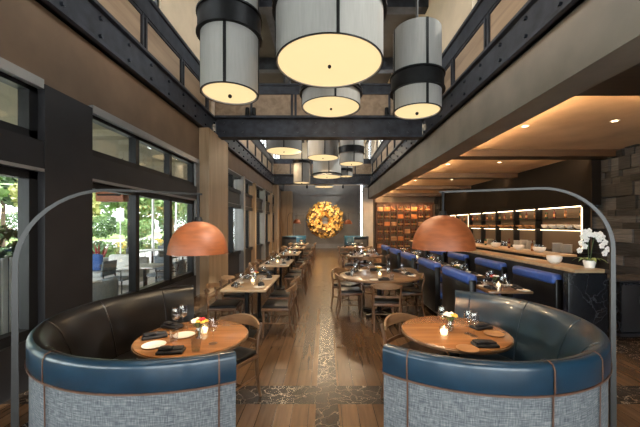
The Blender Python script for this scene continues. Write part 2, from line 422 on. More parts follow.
# windows of the left wall
wn = 1
def window(x0, x1, y0, y1, rows, n, bars=.07, lightside=False):
    global wn
    w = bpy.data.objects.new('window_%d' % wn, None); COL.objects.link(w); w['kind'] = 'structure'; wn += 1
    fr = MB(); pn = MB(); step = (y1-y0)/n
    for z0, z1 in rows:
        fr.box(x0, x1, y0, y1, z0, z0+bars); fr.box(x0, x1, y0, y1, z1-bars, z1)
        for k in range(n+1):
            yc = min(max(y0+k*step, y0+bars/2), y1-bars/2)
            fr.box(x0, x1, yc-bars/2, yc+bars/2, z0, z1)
        pn.box((x0+x1)/2-.006, (x0+x1)/2+.006, y0, y1, z0+bars, z1-bars)
    f = obj('window_frame', fr, frame_m, w, smooth=False); f['kind'] = 'structure'
    p = obj('window_pane', pn, win_glass, w, smooth=False); p['kind'] = 'structure'
    return w
for (y0, y1, zh, zt, zd, zs, k) in BAYS:
    w = window(XL-.14, XL+(.09 if k > 6 else -.02), y0, y1, [(zs, zd), (zt, zh)], k, .12 if k > 6 else .1)
    b = struct('window_header', MB().box(XL-.14, XL+.05, y0, y1, zd, zt), charcoal, w)
    b = struct('window_rail', MB().box(XL-.03, XL+.055, y0, y1, zd-.015, zd+.02), frame_lt, w)
for xx in ((XL-.1, XL-.04), (XR+.1, XR+.16)):
    for a, b in CLER: window(xx[0], xx[1], a, b, [(5.66, 7.5)], 3, .06)
# wall behind the camera: glazed front
mb = MB(); mb.box(XL-.15, XB+.3, YN-.2, YN, 3.3, ZC); mb.box(XL-.15, -2.6, YN-.2, YN, 0, 3.3); mb.box(4.6, XB+.3, YN-.2, YN, 0, 3.3); mb.box(-.1,.3,YN-.2,YN,0,3.3)
struct('wall_front', mb, plaster)
def xwin(x0, x1, z0, z1, n, y):
    global wn
    w = bpy.data.objects.new('window_%d' % wn, None); COL.objects.link(w); w['kind'] = 'structure'; wn += 1
    fr = MB().box(x0, x1, y-.04, y+.04, z0, z0+.08).box(x0, x1, y-.04, y+.04, z1-.08, z1)
    for k in range(n+1):
        c = min(max(x0+(x1-x0)*k/n, x0+.04), x1-.04); fr.box(c-.04, c+.04, y-.04, y+.04, z0, z1)
    obj('window_frame', fr, frame_m, w, smooth=False)['kind'] = 'structure'
    obj('window_pane', MB().box(x0+.06, x1-.06, y-.006, y+.006, z0+.06, z1-.06), win_glass, w, smooth=False)['kind'] = 'structure'
xwin(-2.6, -.1, .0, 3.3, 3, YN-.1); xwin(.3, 4.6, 0, 3.3, 5, YN-.1)
# end wall
struct('wall_back', MB().box(XL, 2.6, YB, YB+.15, 0, 4.6).box(XL, 2.6, YB-.04, YB, 3.9, 4.02), greywall)
struct('wall_upper_back', MB().box(XL, XR+.3, YB, YB+.15, 4.6, ZC), tan)
struct('baseboard_back', MB().box(-2.36, 2.58, YB-.05, YB, 0, .32), frame_lt)
struct('door_1', MB().box(-2.3, -2.22, YB-.05, YB, .32, 2.5).box(-1.5, -1.42, YB-.05, YB, .32, 2.5).box(-2.3, -1.42, YB-.05, YB, 2.45, 2.55), frame_lt)
# right fascia over the opening and bar side
struct('trim_40', MB().box(XR, XR+.48, YN, 20.6, 3.38, 4.62), plaster)
struct('wall_end', MB().box(XR+.1, XB+.2, 20.6, 20.75, 0, 3.6).box(XR, XR+.3, 20.6, YB, 0, 4.62), plaster)
struct('ceiling', MB().box(XR+.48, XB+.3, YN, 20.6, 3.55, 3.7), barceil)
struct('ceiling', MB().box(XR+.48, XB, YN, 4.1, 3.38, 3.55), beamwood)
k = 18
for y in (7.7, 11.2, 14.8, 18.3):
    struct('trim_%d' % k, MB().box(XR+.48, XB, y, y+.42, 3.38, 3.55), beamwood); k += 1
# hidden cove strips on the far faces of the bar ceiling beams and the fascia
t = thing('cove_light', 'warm cove light strip behind the fascia edge of the bar ceiling', 'light strip', (XR+.48, 4.2, 3.45))
obj('strip', MB().box(.001,.02,0,16.2,-.03,.03), cove_m, t, smooth=False); obj('channel', MB().box(.001,.03,0,16.2,-.045,-.031), iron, t, smooth=False)
for i, y in enumerate((4.1, 8.12, 11.62, 15.22)):
    t = thing('cove_light', 'warm cove light strip behind the %s bar ceiling beam' % ('nearest','second','third','fourth')[i], 'light strip', (5.2, y, 3.48))
    obj('strip', MB().box(-1.8,1.8,.001,.02,-.03,.03), cove_m, t, smooth=False); obj('channel', MB().box(-1.8,1.8,.001,.03,-.045,-.031), iron, t, smooth=False)
# block wall on the bar side
mb = MB(); mb.box(XB+.12, XB+.3, YN, 20.6, 0, 3.55)
z = 0
while z < 3.54:
    hgt = min(R.choice((.16, .24, .32)), 3.55-z); y = YN
    while y < 20.5:
        w = R.choice((.22, .3, .42, .5)); d = R.choice((0, .015, .03, .05, .09))
        mb.box(XB-d, XB+.13, y+.004, min(y+w, 20.6)-.004, z+.004, z+hgt-.004); y += w
    z += hgt
struct('wall_right', mb, blocks)
struct('trim_30', MB().box(6.86, XB-.1, 8.1, 18.8, 2.22, 3.55), M('black bulkhead paint', (.008,.0075,.0075), .9, 0, .1, 3, spec=.05))

# ------------------------------------------------------------------ drum pendants
def pendant(px, py, wpx, D, hgt, band, label, top=ZC, straps=4, bandh=.16):
    d = D*F/wpx; x, y, z = at(px, py, d); r = D/2
    t = thing('drum_pendant', label, 'pendant light', (x, y, z), 0, 'drum pendants over the dining room')
    obj('shade', MB().lathe([(r,0),(r,hgt),(r-.02,hgt),(r-.02,.03),(r-.02,0),(r,0)], n=48, cap=False), linen, t)
    obj('diffuser', MB().lathe([(0,.0),(r-.022,.0),(r-.022,.03),(0,.03)], (0,0,.012), n=48, cap=False), diffuser_m, t)
    mb = MB()
    for bz in band: mb.lathe([(r+.002,bz-bandh/2),(r+.045,bz-bandh/2),(r+.045,bz-bandh/2+.02),(r+.03,bz-bandh/2+.025),(r+.03,bz+bandh/2-.025),(r+.045,bz+bandh/2-.02),(r+.045,bz+bandh/2),(r+.002,bz+bandh/2)], n=48, cap=False)
    obj('band', mb, iron, t)
    obj('trim_ring', MB().lathe([(r-.006,-.003),(r+.003,-.003),(r+.003,.007),(r-.006,.007)], n=48, cap=False), iron, t)
    for i in range(straps):
        a = -PI/2+.12+2*PI*i/straps
        c, s = math.cos(a), math.sin(a)
        q = MB(); w = .016
        vs = []
        for rr in (r+.001, r+.008):
            for zz in (0, hgt):
                for sg in (-1, 1): vs.append((rr*c-s*w*sg, rr*s+c*w*sg, zz))
        q.add(vs, [(0,1,3,2),(4,6,7,5),(0,4,5,1),(2,3,7,6),(0,2,6,4),(1,5,7,3)])
        obj('strap', q, iron, t, smooth=False)
    obj('top_plate', MB().lathe([(0,hgt-.06),(r-.02,hgt-.06),(r-.02,hgt-.03),(0,hgt-.03)], n=32, cap=False), iron, t)
    obj('rod', MB().cyl((0,0,hgt-.05),(0,0,top-z-.03),.018,n=8).cyl((0,0,top-z-.05),(0,0,top-z),.09,n=16), iron, t)
    light('SPOT', t, (0,0,-.1), 46*D*(2.6 if d > 11.9 else 1), WARM, spot_size=math.radians(150), spot_blend=.6, shadow_soft_size=.05)
    light('POINT', t, (0,0,hgt+.12), 30*D, WARM, shadow_soft_size=.12)  # uplight added above the drum to brighten the upper walls
    obj('finial', MB().blob((0,0,-.02), .028*max(.8,r), 2), iron, t)
    return t
pendant(329.5, 65, 106, 1.25, .98, (.66,), 'huge grey drum pendant at top centre, largest and nearest of the lit drums')
pendant(230, 94.5, 55.6, .62, 1.5, (.74,), 'tall grey cylinder pendant with thick black band at upper left', bandh=.24)
pendant(417, 112, 46.7, .62, 1.06, (.36,), 'grey cylinder pendant hanging alone at upper right with low black band', bandh=.22)
pendant(331, 108, 58, 1.05, .62, (.26,), 'medium grey drum pendant directly behind and below the huge central drum', bandh=.06)
pendant(284, 151.5, 35, 1.25, .62, (.45,), 'wide shallow drum pendant beyond the cross beam, leftmost of the far drums', bandh=.08)
pendant(323, 158, 31, 1.25, .9, (.72,), 'wide drum pendant in the middle just beyond the first cross beam', bandh=.1)
pendant(351.5, 164, 24, .92, 1.25, (.5,), 'drum pendant with thick black band beyond the beam at right of centre', bandh=.24)
pendant(301.8, 183, 16.5, .62, .84, (.76,), 'small narrow cylinder pendant hanging low left of the far centre', bandh=.1)
pendant(327, 177, 28, 1.25, .75, (.1,), 'far wide pale drum pendant just above the second cross beam', bandh=.05)
pendant(346, 176.5, 13, .62, .8, (.3,), 'small far cylinder pendant right of the far wide pale drum', bandh=.12)
pendant(324, 187, 19, 1.25, .6, (.4,), 'farthest drum pendant before the gold wreath wall', bandh=.08)
# two added drums, out of view, that help light the front bay
for x, y, s in ((-.9, .9, 'left'), (1.2, .6, 'right')):
    t = thing('drum_pendant', 'added drum pendant to light the front booths, out of view on the %s' % s, 'pendant light', (x, y, 4.2), 0, 'drum pendants over the dining room')
    r = .6
    obj('shade', MB().lathe([(r,0),(r,.8),(r-.02,.8),(r-.02,0),(r,0)], n=40, cap=False), linen, t)
    obj('diffuser', MB().lathe([(0,0),(r-.022,0),(r-.022,.03),(0,.03)], (0,0,.012), n=40, cap=False), diffuser_m, t)
    light('SPOT', t, (0,0,-.1), 40, WARM, spot_size=math.radians(150), spot_blend=.6, shadow_soft_size=.3)
    obj('rod', MB().cyl((0,0,.03),(0,0,ZC-4.2),.018,n=8), iron, t)
# small spot heads on the panel behind the drums
def spot_build():
    t = thing('spotlight', 'x', 'spotlight')
    obj('bracket', MB().cyl((0,0,.08),(0,.16,.08),.014,n=8).cyl((0,0,.08),(0,0,.0),.012,n=8), iron, t)
    obj('head', MB().lathe([(0,.1),(.05,.09),(.06,-.1),(.045,-.1),(.04,0),(0,0)], (0,0,-.02), n=16, cap=False), iron, t)
    return t
spot = Kind(spot_build)
for i, (px, lab) in enumerate(((247,'small black spotlight on the beam panel, left of a matching one'), (253.5,'small black spotlight on the beam panel, second from left'), (387,'small black spotlight on the beam panel beside the right cylinder pendant'))):
    x, y, z = at(px, 110, 8.38); spot(lab, (x, y+.04, z), 0, 'spotlights on the beam panel')
for px, lab in ((316,'added spotlight on the far cross beam to brighten the gold wreath, left one'),(334,'added spotlight on the far cross beam to brighten the gold wreath, right one')):  # spotlights added to brighten the wreath
    x = (px-VX)*18.44/F; o = spot(lab, (x*2, 18.5, 3.97), PI, 'added wreath spotlights')
    d = Vector((0, YB, 2.06))-Vector((x*2, 18.7, 3.9)); l = light('SPOT', o, (0, -.22, -.12), 300, (1,.88,.68), spot_size=math.radians(34), spot_blend=.5, shadow_soft_size=.04)
    l.rotation_euler = (Matrix.Rotation(-PI,3,'Z') @ d).to_track_quat('-Z','Y').to_euler()
# bar ceiling downlights
def dl_build():
    t = thing('downlight', 'x', 'ceiling light')
    obj('trim', MB().lathe([(.045,-.004),(.075,-.004),(.075,.0),(.045,.0)], n=20, cap=False), white_m, t)
    obj('lens', MB().lathe([(0,-.002),(.045,-.002),(.045,0),(0,0)], n=20, cap=False), down_m, t)
    light('SPOT', t, (0,0,-.03), 24, (1,.76,.5), spot_size=math.radians(115), spot_blend=.8, shadow_soft_size=.05)
    return t
dl = Kind(dl_build)
names = ['nearest', 'second', 'third', 'fourth']
for i, y in enumerate((5.9, 9.6, 13.1, 16.6)):
    dl('recessed downlight in the %s bar ceiling bay, aisle side' % names[i], (3.75, y, 3.55), 0, 'bar ceiling downlights')
    dl('recessed downlight in the %s bar ceiling bay, bar side' % names[i], (5.15, y-.3, 3.55), 0, 'bar ceiling downlights')

# ------------------------------------------------------------------ round booths
def booth(cx, cy, r, a0, a1, label, straps, inner, loc_z=0, detail=True):
    t = thing('round_booth', label, 'booth seat', (cx, cy, 0), 0, 'round leather booths')
    n = 72 if detail else 36
    th = .135
    obj('outer_panel', MB().arc(rprof(r-.08, r, .38, .835, .012, 2), a0, a1, n), denim, t, uvarc=(a0, r))
    lb = [(r-.02,.822),(r+.010,.822),(r+.014,.83)]
    for k in range(6):
        b = PI*k/10; lb.append((r-.018+.032*math.cos(b), .952+.032*math.sin(b)))
    lb += [(r-.024,.97),(r-.026,.86)]
    obj('leather_band', MB().arc(lb, a0, a1, n), leather_blue, t)
    prof = [(r-.03,.40),(r-.03,.94),(r-.019,.978),(r-.019,.986),(r-.035,.986),(r-.06,.972),(r-.085,.948),(r-.11,.915),(r-.17,.76),(r-.21,.60),(r-.235,.46),(r-.21,.40)]
    bk = obj('backrest', MB().arc(prof, a0+.4, a1-.4, n), inner, t)
    k = a0+18
    while k < a1-8:
        a = math.radians(k); pts = [((rr-.001)*math.cos(a), (rr-.001)*math.sin(a), z) for rr, z in prof[4:11]]
        obj('seam', MB().tube(pts, .0055, 6), inner, bk); k += 34
    obj('seat_cushion', MB().arc(rprof(r-th-.52, r-th-.085, .36, .475, .035, 4), a0+1, a1-1, n), inner, t)
    obj('seat_base', MB().arc(rprof(r-th-.48, r-th+.01, .24, .385, .01, 2), a0+1, a1-1, n), leather_black, t)
    for k in straps:
        a = math.radians(k); q = MB(); pts = []
        for rr, z in ((r+.008,.385),(r+.012,.82),(r+.022,.84),(r+.021,.952),(r+.009,.979),(r-.018,.990),(r-.045,.982),(r-.075,.962)): pts.append((rr*math.cos(a), rr*math.sin(a), z))
        q.tube(pts, 1, flat=(.004,.008), up=(math.cos(a), math.sin(a), .3)); obj('strap', q, strap_m, t)
    obj('piping', MB().arc([(r+.012,.818),(r+.02,.818),(r+.02,.828),(r+.012,.828)], a0, a1, n), strap_m, t)
    m = 6
    for i in range(m):
        a = math.radians(a0+2.2+(a1-a0-4.4)*i/(m-1)); rr = r-.09
        obj('leg', MB().tube([(rr*math.cos(a), rr*math.sin(a), .25), (rr*math.cos(a), rr*math.sin(a), .37)], .035, 10).tube([(rr*math.cos(a), rr*math.sin(a), 0), (rr*math.cos(a), rr*math.sin(a), .40)], [.024,.04], 12), chairwood, t)
    return t
booth(-1.05, 2.78, 1.14, 118, 298.6, 'front round booth by the windows with black interior, teal band and grey woven back', (136, 244, 294), leather_black)
booth(1.02, 2.6, .98, 227, 424.6, 'front round booth on the bar side with dark interior tinted by reflected daylight and grey woven back', (236, 279, 301, 385), leather_sheen)
booth(-1.75, 20.2, 1.0, 60, 270, 'far round blue booth at the end wall on the window side', (90,), leather_teal, detail=False)
booth(1.75, 20.0, 1.0, 270, 480, 'far round blue booth at the end wall right of the gold wreath', (450,), leather_teal, detail=False)

# ------------------------------------------------------------------ arched floor lamps with copper domes
def arc_lamp(bx, by, lx, ly, zdome, D, ztop, zl, label, bend=.36, lit=6):
    t = thing('arched_floor_lamp', label, 'floor lamp', (bx, by, 0), 0, 'arched lamps over round booths')
    dx, dy = lx-bx, ly-by; L = math.hypot(dx, dy); ux, uy = dx/L, dy/L
    obj('base', MB().lathe([(0,0),(.13,0),(.13,.018),(.12,.024),(0,.024)], n=28, cap=False), polesteel, t)
    pts = [(0,0,.02), (0,0,ztop-bend)]
    for k in range(1, 13):
        a = PI/2*k/12; pts.append((ux*bend*(1-math.cos(a)), uy*bend*(1-math.cos(a)), ztop-bend+bend*math.sin(a)))
    pts.append((ux*L*.6, uy*L*.6, ztop+(zl-ztop)*.5)); pts.append((ux*(L+.03), uy*(L+.03), zl))
    obj('arched_pole', MB().tube(pts, [1.45,1.05]+[1.0-.03*i for i in range(len(pts)-3)]+[.55], flat=(.02,.026), up=(-uy, ux, 0)), polesteel, t, ang=30)
    r = D/2; h = D*.56
    prof = [(r*math.cos(k*PI/2/14)**.92 if k < 14 else 0, h*math.sin(k*PI/2/14)) for k in range(15)]
    ins = [(max(0,q[0]-.008), q[1]-.008) for q in prof[::-1]]; ins[-1] = (r-.008, 0)
    dm = obj('lamp_shade', MB().lathe(prof, (dx,dy,zdome), 48, cap=False), copper, t)
    obj('lining', MB().lathe(ins, (dx,dy,zdome), 48, cap=False), copper_in, dm)
    obj('rim', MB().lathe([(r-.009,-.004),(r+.003,-.004),(r+.003,.006),(r-.009,.006)], (dx,dy,zdome), 48, cap=False), copper, dm)
    obj('stem', MB().cyl((dx,dy,zdome+h-.01),(dx,dy,zl),.011,n=10).cyl((dx,dy,zdome+h-.012),(dx,dy,zdome+h+.035),.04,.025,16), iron, t)
    obj('bulb', MB().blob((dx,dy,zdome+h*.52), .045, 2), bulb_m, t)
    obj('bulb_holder', MB().cyl((dx,dy,zdome+h*.62),(dx,dy,zdome+h-.015),.022,n=12), iron, t)
    light('POINT', t, (dx, dy, zdome+h*.3), lit, WARM, shadow_soft_size=.05)
    return t
arc_lamp(-1.87, 1.9, -1.045, 2.6, 1.47, .465, 1.945, 1.955, 'arched steel lamp with copper dome reaching over the booth by the windows', .5)
arc_lamp(2.1, 2.3, 1.0, 2.67, 1.50, .505, 1.985, 1.98, 'arched steel lamp with copper dome reaching over the booth on the bar side', .46)
arc_lamp(-2.5, 21.1, -1.8, 20.2, 1.8, .5, 2.5, 2.45, 'far arched lamp over the booth at the window end', lit=8)
arc_lamp(2.35, 21.1, 1.48, 20.1, 1.76, .5, 2.5, 2.45, 'far arched lamp with copper dome beside the gold wreath', lit=8)

# ------------------------------------------------------------------ tables
def round_table(x, y, D, wood, label, foot='disc'):
    t = thing('round_table', label, 'table', (x, y, 0), 0, 'round dining tables'); r = D/2
    obj('tabletop', MB().lathe([(0,.715),(r-.03,.715),(r-.008,.722),(r,.733),(r-.004,.747),(r-.012,.75),(0,.75)], n=64, cap=False), wood, t, ang=50)
    obj('edge_band', MB().lathe([(r-.02,.712),(r+.004,.72),(r+.004,.738),(r-.004,.741)], n=64, cap=False), table_dk, t)
    obj('pedestal', MB().lathe([(.05,.03),(.045,.1),(.045,.66),(.09,.70),(.16,.715)], n=20), iron, t)
    if foot == 'disc': obj('base', MB().lathe([(0,0),(.22,0),(.22,.015),(.06,.035),(0,.035)], n=32, cap=False), iron, t)
    else:
        for k in range(4):
            a = PI/4+k*PI/2; obj('foot', MB().tube([(.04*math.cos(a),.04*math.sin(a),.05),(D*.24*math.cos(a),D*.24*math.sin(a),.025)], 1, flat=(.05,.06), up=(0,0,1)), iron, t)
    return t
round_table(-1.13, 2.71, .91, table_or, 'round honey timber table inside the left front booth')
round_table(1.165, 2.84, .92, table_or, 'round honey timber table inside the right front booth')
round_table(1.03, 6.0, 1.5, table_dk, 'large round walnut table in the middle of the room', 'x')
round_table(1.25, 9.9, 1.2, table_dk, 'round walnut table behind the large middle one', 'x')
round_table(1.3, 13.6, 1.2, table_dk, 'third round walnut table, farthest along the aisle', 'x')
def rect_table_build(w, l, wood):
    def f():
        t = thing('dining_table', 'x', 'table')
        obj('tabletop', MB().rbox((0,0,.732), (w,l,.036), .008), wood, t)
        for sy in (-1, 1):
            yy = sy*(l*.5-.25) if l > 1 else 0
            if l <= 1 and sy > 0: continue
            obj('pedestal', MB().cyl((0,yy,.02),(0,yy,.715),.035,n=14), iron, t)
            obj('base_plate', MB().rbox((0,yy,.012), (w*.36,.42 if l>1 else l*.6,.022), .008), iron, t)
        return t
    return f
wt = Kind(rect_table_build(.68, 1.4, table_lt))
WT = [(-1.2, 5.3), (-1.2, 8.05), (-1.2, 10.8), (-1.2, 13.5), (-1.2, 16.2)]
WN = ['nearest window table', 'second window table', 'third window table', 'fourth window table', 'farthest window table']
for (x, y), nm in zip(WT, WN): wt('oblong dining table of pale timber, the %s' % nm, (x, y, 0), 0, 'window row tables')
bt = Kind(rect_table_build(.64, .8, table_dk))
BT = [(2.66, 4.9), (2.66, 6.25), (2.66, 7.75), (2.66, 9.2), (2.66, 10.6)]
BN = ['nearest banquette table', 'second banquette table', 'third banquette table', 'fourth banquette table', 'farthest banquette table']
for (x, y), nm in zip(BT, BN): bt('square walnut table between blue seats, the %s' % nm, (x, y, 0), 0, 'banquette tables')

# ------------------------------------------------------------------ chairs (facing +y)
def chair_build():
    t = thing('dining_chair', 'x', 'chair')
    obj('seat_frame', MB().rbox((0,.0,.425), (.45,.43,.045), .012), chairwood, t)
    obj('seat_cushion', MB().rbox((0,.005,.462), (.43,.41,.05), .022, 3), leather_black, t)
    for sx in (-1, 1):
        obj('leg', MB().tube([(sx*.195,.185,.42),(sx*.2,.19,.2),(sx*.205,.195,0)], [.02,.018,.013], 10), chairwood, t)
        obj('leg', MB().tube([(sx*.20,-.26,0),(sx*.2,-.215,.2),(sx*.205,-.195,.42),(sx*.215,-.21,.6),(sx*.225,-.245,.735)], [.014,.018,.02,.018,.015], 10), chairwood, t)
        obj('side_stretcher', MB().tube([(sx*.2,.185,.22),(sx*.2,-.21,.22)], .010, 8), chairwood, t)
    # wide bent crest rail
    q = MB(); vs = []; N = 14
    for i in range(N+1):
        u = -1+2*i/N; x = u*.255; y = -.275+.085*u*u+.02*u*u*u*u; top = .785-.045*u*u; bot = .685+.015*u*u
        for (yy, zz) in ((y-.012,bot),(y+.012,bot),(y+.008,top),(y-.016,top)): vs.append((x,yy,zz))
    fs = []
    for i in range(N):
        for k in range(4): a, b = i*4+k, i*4+(k+1)%4; fs.append((a,b,b+4,a+4))
    fs += [(3,2,1,0),(N*4,N*4+1,N*4+2,N*4+3)]
    obj('crest_rail', q.add(vs, fs), chairwood_lt, t, ang=50)
    obj('back_slat', MB().tube([(-.212,-.205,.56),(0,-.235,.56),(.212,-.205,.56)], 1, flat=(.035,.014), up=(0,0,1)), chairwood, t)
    obj('front_stretcher', MB().tube([(-.2,.0,.22),(.2,.0,.22)], .010, 8), chairwood, t)
    return t
chair = Kind(chair_build)
def face(deg): return math.radians(deg-90)
chair('timber chair with wide curved crest drawn up to the left booth table', (-.94, 2.99, 0), face(-117), 'timber dining chairs')
chair('timber chair with curved crest drawn up to the right booth table', (.88, 3.03, 0), face(-50), 'timber dining chairs')
SEAT = []     # (table name, seat phrase, x, y, inward angle, depth to the place setting centre)
for ti, ((x, y), nm) in enumerate(zip(WT, WN)):
    for sx, a, sn in ((-1, 0, 'window'), (1, 180, 'aisle')):
        for sy, fn in ((-1, 'near'), (1, 'far')):
            chair('timber chair at the %s, %s side %s seat' % (nm, sn, fn), (x+(.46 if sx > 0 else -.36), y+sy*.36, 0), face(a+R.uniform(-5,5)), 'timber dining chairs')
            SEAT.append((nm, '%s side %s seat' % (sn, fn), x+sx*.2, y+sy*.36, a, ti < 3))
def ring(x, y, D, nm, angs, words, full):
    for a, w in zip(angs, words):
        c, s = math.cos(math.radians(a)), math.sin(math.radians(a)); rr = D/2-(.2 if w in ('aisle','bar') else -.04) if D > 1.3 else D/2-.13
        chair('timber chair at the %s, on its %s side' % (nm, w), (x+c*rr, y+s*rr, 0), face(a+180+R.uniform(-4,4)), 'timber dining chairs')
        SEAT.append((nm, '%s seat' % w, x+c*(D/2-.17), y+s*(D/2-.17), a+180, full))
RN = ['large middle round table', 'round table behind it', 'farthest round table']
RN = ['large middle round table', 'second round table along the aisle', 'third round table along the aisle']
ring(1.03, 6.0, 1.5, RN[0], (180, 0, 268, 90, 137, 43), ('aisle', 'bar', 'near', 'far', 'far aisle', 'far bar'), True)
ring(1.25, 9.9, 1.2, RN[1], (185, 355, 268, 90), ('aisle', 'bar', 'near', 'far'), True)
ring(1.3, 13.6, 1.2, RN[2], (180, 0, 270, 90), ('aisle', 'bar', 'near', 'far'), False)

# ------------------------------------------------------------------ blue banquettes by the bar
def bench_build():
    t = thing('banquette_seat', 'x', 'banquette')       # faces +x
    obj('seat_base', MB().rbox((.26,0,.2), (.52,1.0,.3), .012), leather_black, t)
    obj('seat_cushion', MB().rbox((.27,0,.41), (.52,.98,.12), .04, 3), leather_royal, t)
    obj('backrest', MB().rbox((-.02,0,.53), (.1,1.02,.82), .02), leather_black, t)
    obj('back_bolster', MB().rbox((-.015,0,.935), (.15,1.0,.15), .05, 4), leather_royal, t)
    for sx in (0.02, .48):
        for sy in (-.45, .45): obj('leg', MB().cyl((sx,sy,0),(sx,sy,.06),.02,.025,10), iron, t)
    return t
bench = Kind(bench_build)
words = ['nearest', 'second', 'third', 'fourth', 'fifth']
for (x, y), w in zip(((2.06,4.85),(2.06,6.2),(2.06,7.75),(2.06,9.15),(2.06,10.6)), words):
    bench('royal blue topped bench with its back to the aisle, %s in the row' % w, (x, y, 0), 0, 'blue benches backing on the aisle')
for (x, y), w in zip(((3.25,4.9),(3.25,6.25),(3.25,7.75),(3.25,9.15),(3.25,10.6)), words):
    bench('royal blue bench against the timber capped bar wall, %s in the row' % w, (x, y, 0), PI, 'blue benches along the bar wall')
for ti, ((x, y), nm) in enumerate(zip(BT, BN)):
    for sx, a, sn in ((-1, 0, 'aisle side'), (1, 180, 'bar side')):
        SEAT.append((nm, sn+' near seat', x+sx*.2, y-.2, a, ti < 3)); SEAT.append((nm, sn+' far seat', x+sx*.2, y+.2, a, ti < 2))
t = thing('low_partition', 'black low wall with pale timber cap behind the blue benches', 'partition', (3.53, 9.4, 0))
obj('panel', MB().box(-.17,.17,-5.1,3.0,0,1.06), charcoal, t, smooth=False)
obj('timber_cap', MB().rbox((0,-1.08,1.085), (.40,8.25,.05), .008), table_lt, t)
obj('end_panel', MB().rbox((-.03,-5.16,.53), (.52,.1,1.06), .006), marble_blk, t)
t = thing('service_station', 'dark waiter cabinet standing right of the orchid pot', 'cabinet', (4.75, 5.0, 0))
obj('carcass', MB().box(-.3,.35,-.25,.25,.06,.84), marble_blk, t, smooth=False)
obj('top', MB().rbox((.025,0,.855), (.7,.54,.03), .006), charcoal, t)
obj('plinth', MB().box(-.27,.32,-.22,.22,0,.06), charcoal, t, smooth=False)
for sx in (-.13, .185): 
    d = obj('door', MB().rbox((sx,-.258,.44), (.3,.016,.7), .004), charcoal, t); obj('handle', MB().cyl((sx+.1,-.275,.5),(sx+.1,-.275,.62),.008,n=8), polesteel, d)

# ------------------------------------------------------------------ tableware
TZ = .7505
def napkin_build():
    q = MB().rbox((0,0,.012), (.19,.10,.024), .011, 3); q.rbox((.0,.008,.03), (.17,.07,.018), .008, 3, (0,.05,.12)); q.rbox((-.03,-.01,.042), (.10,.05,.016), .007, 3, (.05,-.06,-.3))
    return one('folded_napkin', q, napkin_m, 'x', 'napkin')
napkin = Kind(napkin_build)
def wine_build():
    t = thing('wine_glass', 'x', 'glass')
    obj('foot', MB().lathe([(0,0),(.034,0),(.034,.002),(.008,.006),(.004,.012)], n=20), glass_m, t)
    obj('stem', MB().cyl((0,0,.008),(0,0,.095),.0038,.004,10), glass_m, t)
    obj('bowl', MB().lathe([(.002,.092),(.018,.098),(.034,.118),(.040,.145),(.038,.175),(.032,.205),(.030,.205),(.036,.175),(.038,.145),(.032,.119),(.017,.101),(.0,.096)], n=24, cap=False), glass_m, t)
    return t
wine = Kind(wine_build)
def tumbler_build():
    return one('tumbler', MB().lathe([(0,0),(.03,0),(.036,.09),(.034,.09),(.028,.008),(0,.008)], n=20, cap=False), glass_m, 'x', 'glass')
tumbler = Kind(tumbler_build)
def plate_build():
    return one('bread_plate', MB().lathe([(0,0),(.055,0),(.08,.008),(.082,.011),(.075,.01),(.05,.005),(0,.005)], n=32, cap=False), woodplate, 'x', 'plate')
bplate = Kind(plate_build)
def china_build():
    return one('side_plate', MB().lathe([(0,0),(.055,0),(.085,.01),(.087,.013),(.08,.012),(.05,.005),(0,.005)], n=32, cap=False), china, 'x', 'plate')
cplate = Kind(china_build)
def candle_build():
    t = thing('votive_candle', 'x', 'candle')
    obj('holder', MB().lathe([(0,0),(.032,0),(.038,.03),(.036,.075),(.033,.075),(.034,.03),(.028,.006),(0,.006)], n=20, cap=False), glass_m, t)
    w = obj('wax', MB().lathe([(0,.007),(.027,.007),(.032,.03),(.031,.045),(0,.045)], n=18, cap=False), candle_m, t)
    obj('flame', MB().lathe([(0,.045),(.005,.054),(.003,.066),(0,.074)], n=10, cap=False), bulb_m, w); return t
candle = Kind(candle_build)
def flower(q, c, r, tilt=(0,0)):
    for k in range(6):
        a = 2*PI*k/6; q.blob((c[0]+r*.55*math.cos(a), c[1]+r*.55*math.sin(a), c[2]), r*.62, 1, (1,1,.6))
    q.blob((c[0],c[1],c[2]+r*.25), r*.55, 1)
def posy_build(cols, hv=.09):
    def f():
        t = thing('flower_vase', 'x', 'flowers')
        obj('vase', MB().lathe([(0,0),(.026,0),(.036,.03),(.034,.06),(.024,hv),(.021,hv),(.03,.06),(.032,.03),(.022,.006),(0,.006)], n=22, cap=False), glass_m, t)
        rr = random.Random(3)
        for i in range(9):
            a = i*2.4; d = .012+.045*math.sqrt(i/9); c = (d*math.cos(a), d*math.sin(a), hv+.075-.35*d*1.2+rr.uniform(-.008,.008))
            fl = obj('bloom', (lambda q: (flower(q, c, .021), q)[1])(MB()), cols[i % len(cols)], t)
            obj('stalk', MB().tube([(0,0,.01),(c[0]*.4,c[1]*.4,hv),c], .0022, 6), leaf_d, fl)
        for i in range(7):
            a = i*.9+.3; q = MB(); p = Vector((.022*math.cos(a), .022*math.sin(a), hv)); e = Vector((.075*math.cos(a), .075*math.sin(a), hv+.02+.02*(i%3)))
            s = Vector((-math.sin(a), math.cos(a), 0))*.016; m = (p+e)/2+Vector((0,0,.018))
            q.add([p, m-s, e, m+s, m-Vector((0,0,.004))], [(0,1,4),(1,2,4),(2,3,4),(3,0,4)]); obj('leaf', q, leaf_g, t)
        return t
    return f
posy_red = Kind(posy_build((petal_r, petal_w, petal_y)))
posy_white = Kind(posy_build((petal_w, petal_w, petal_y)))
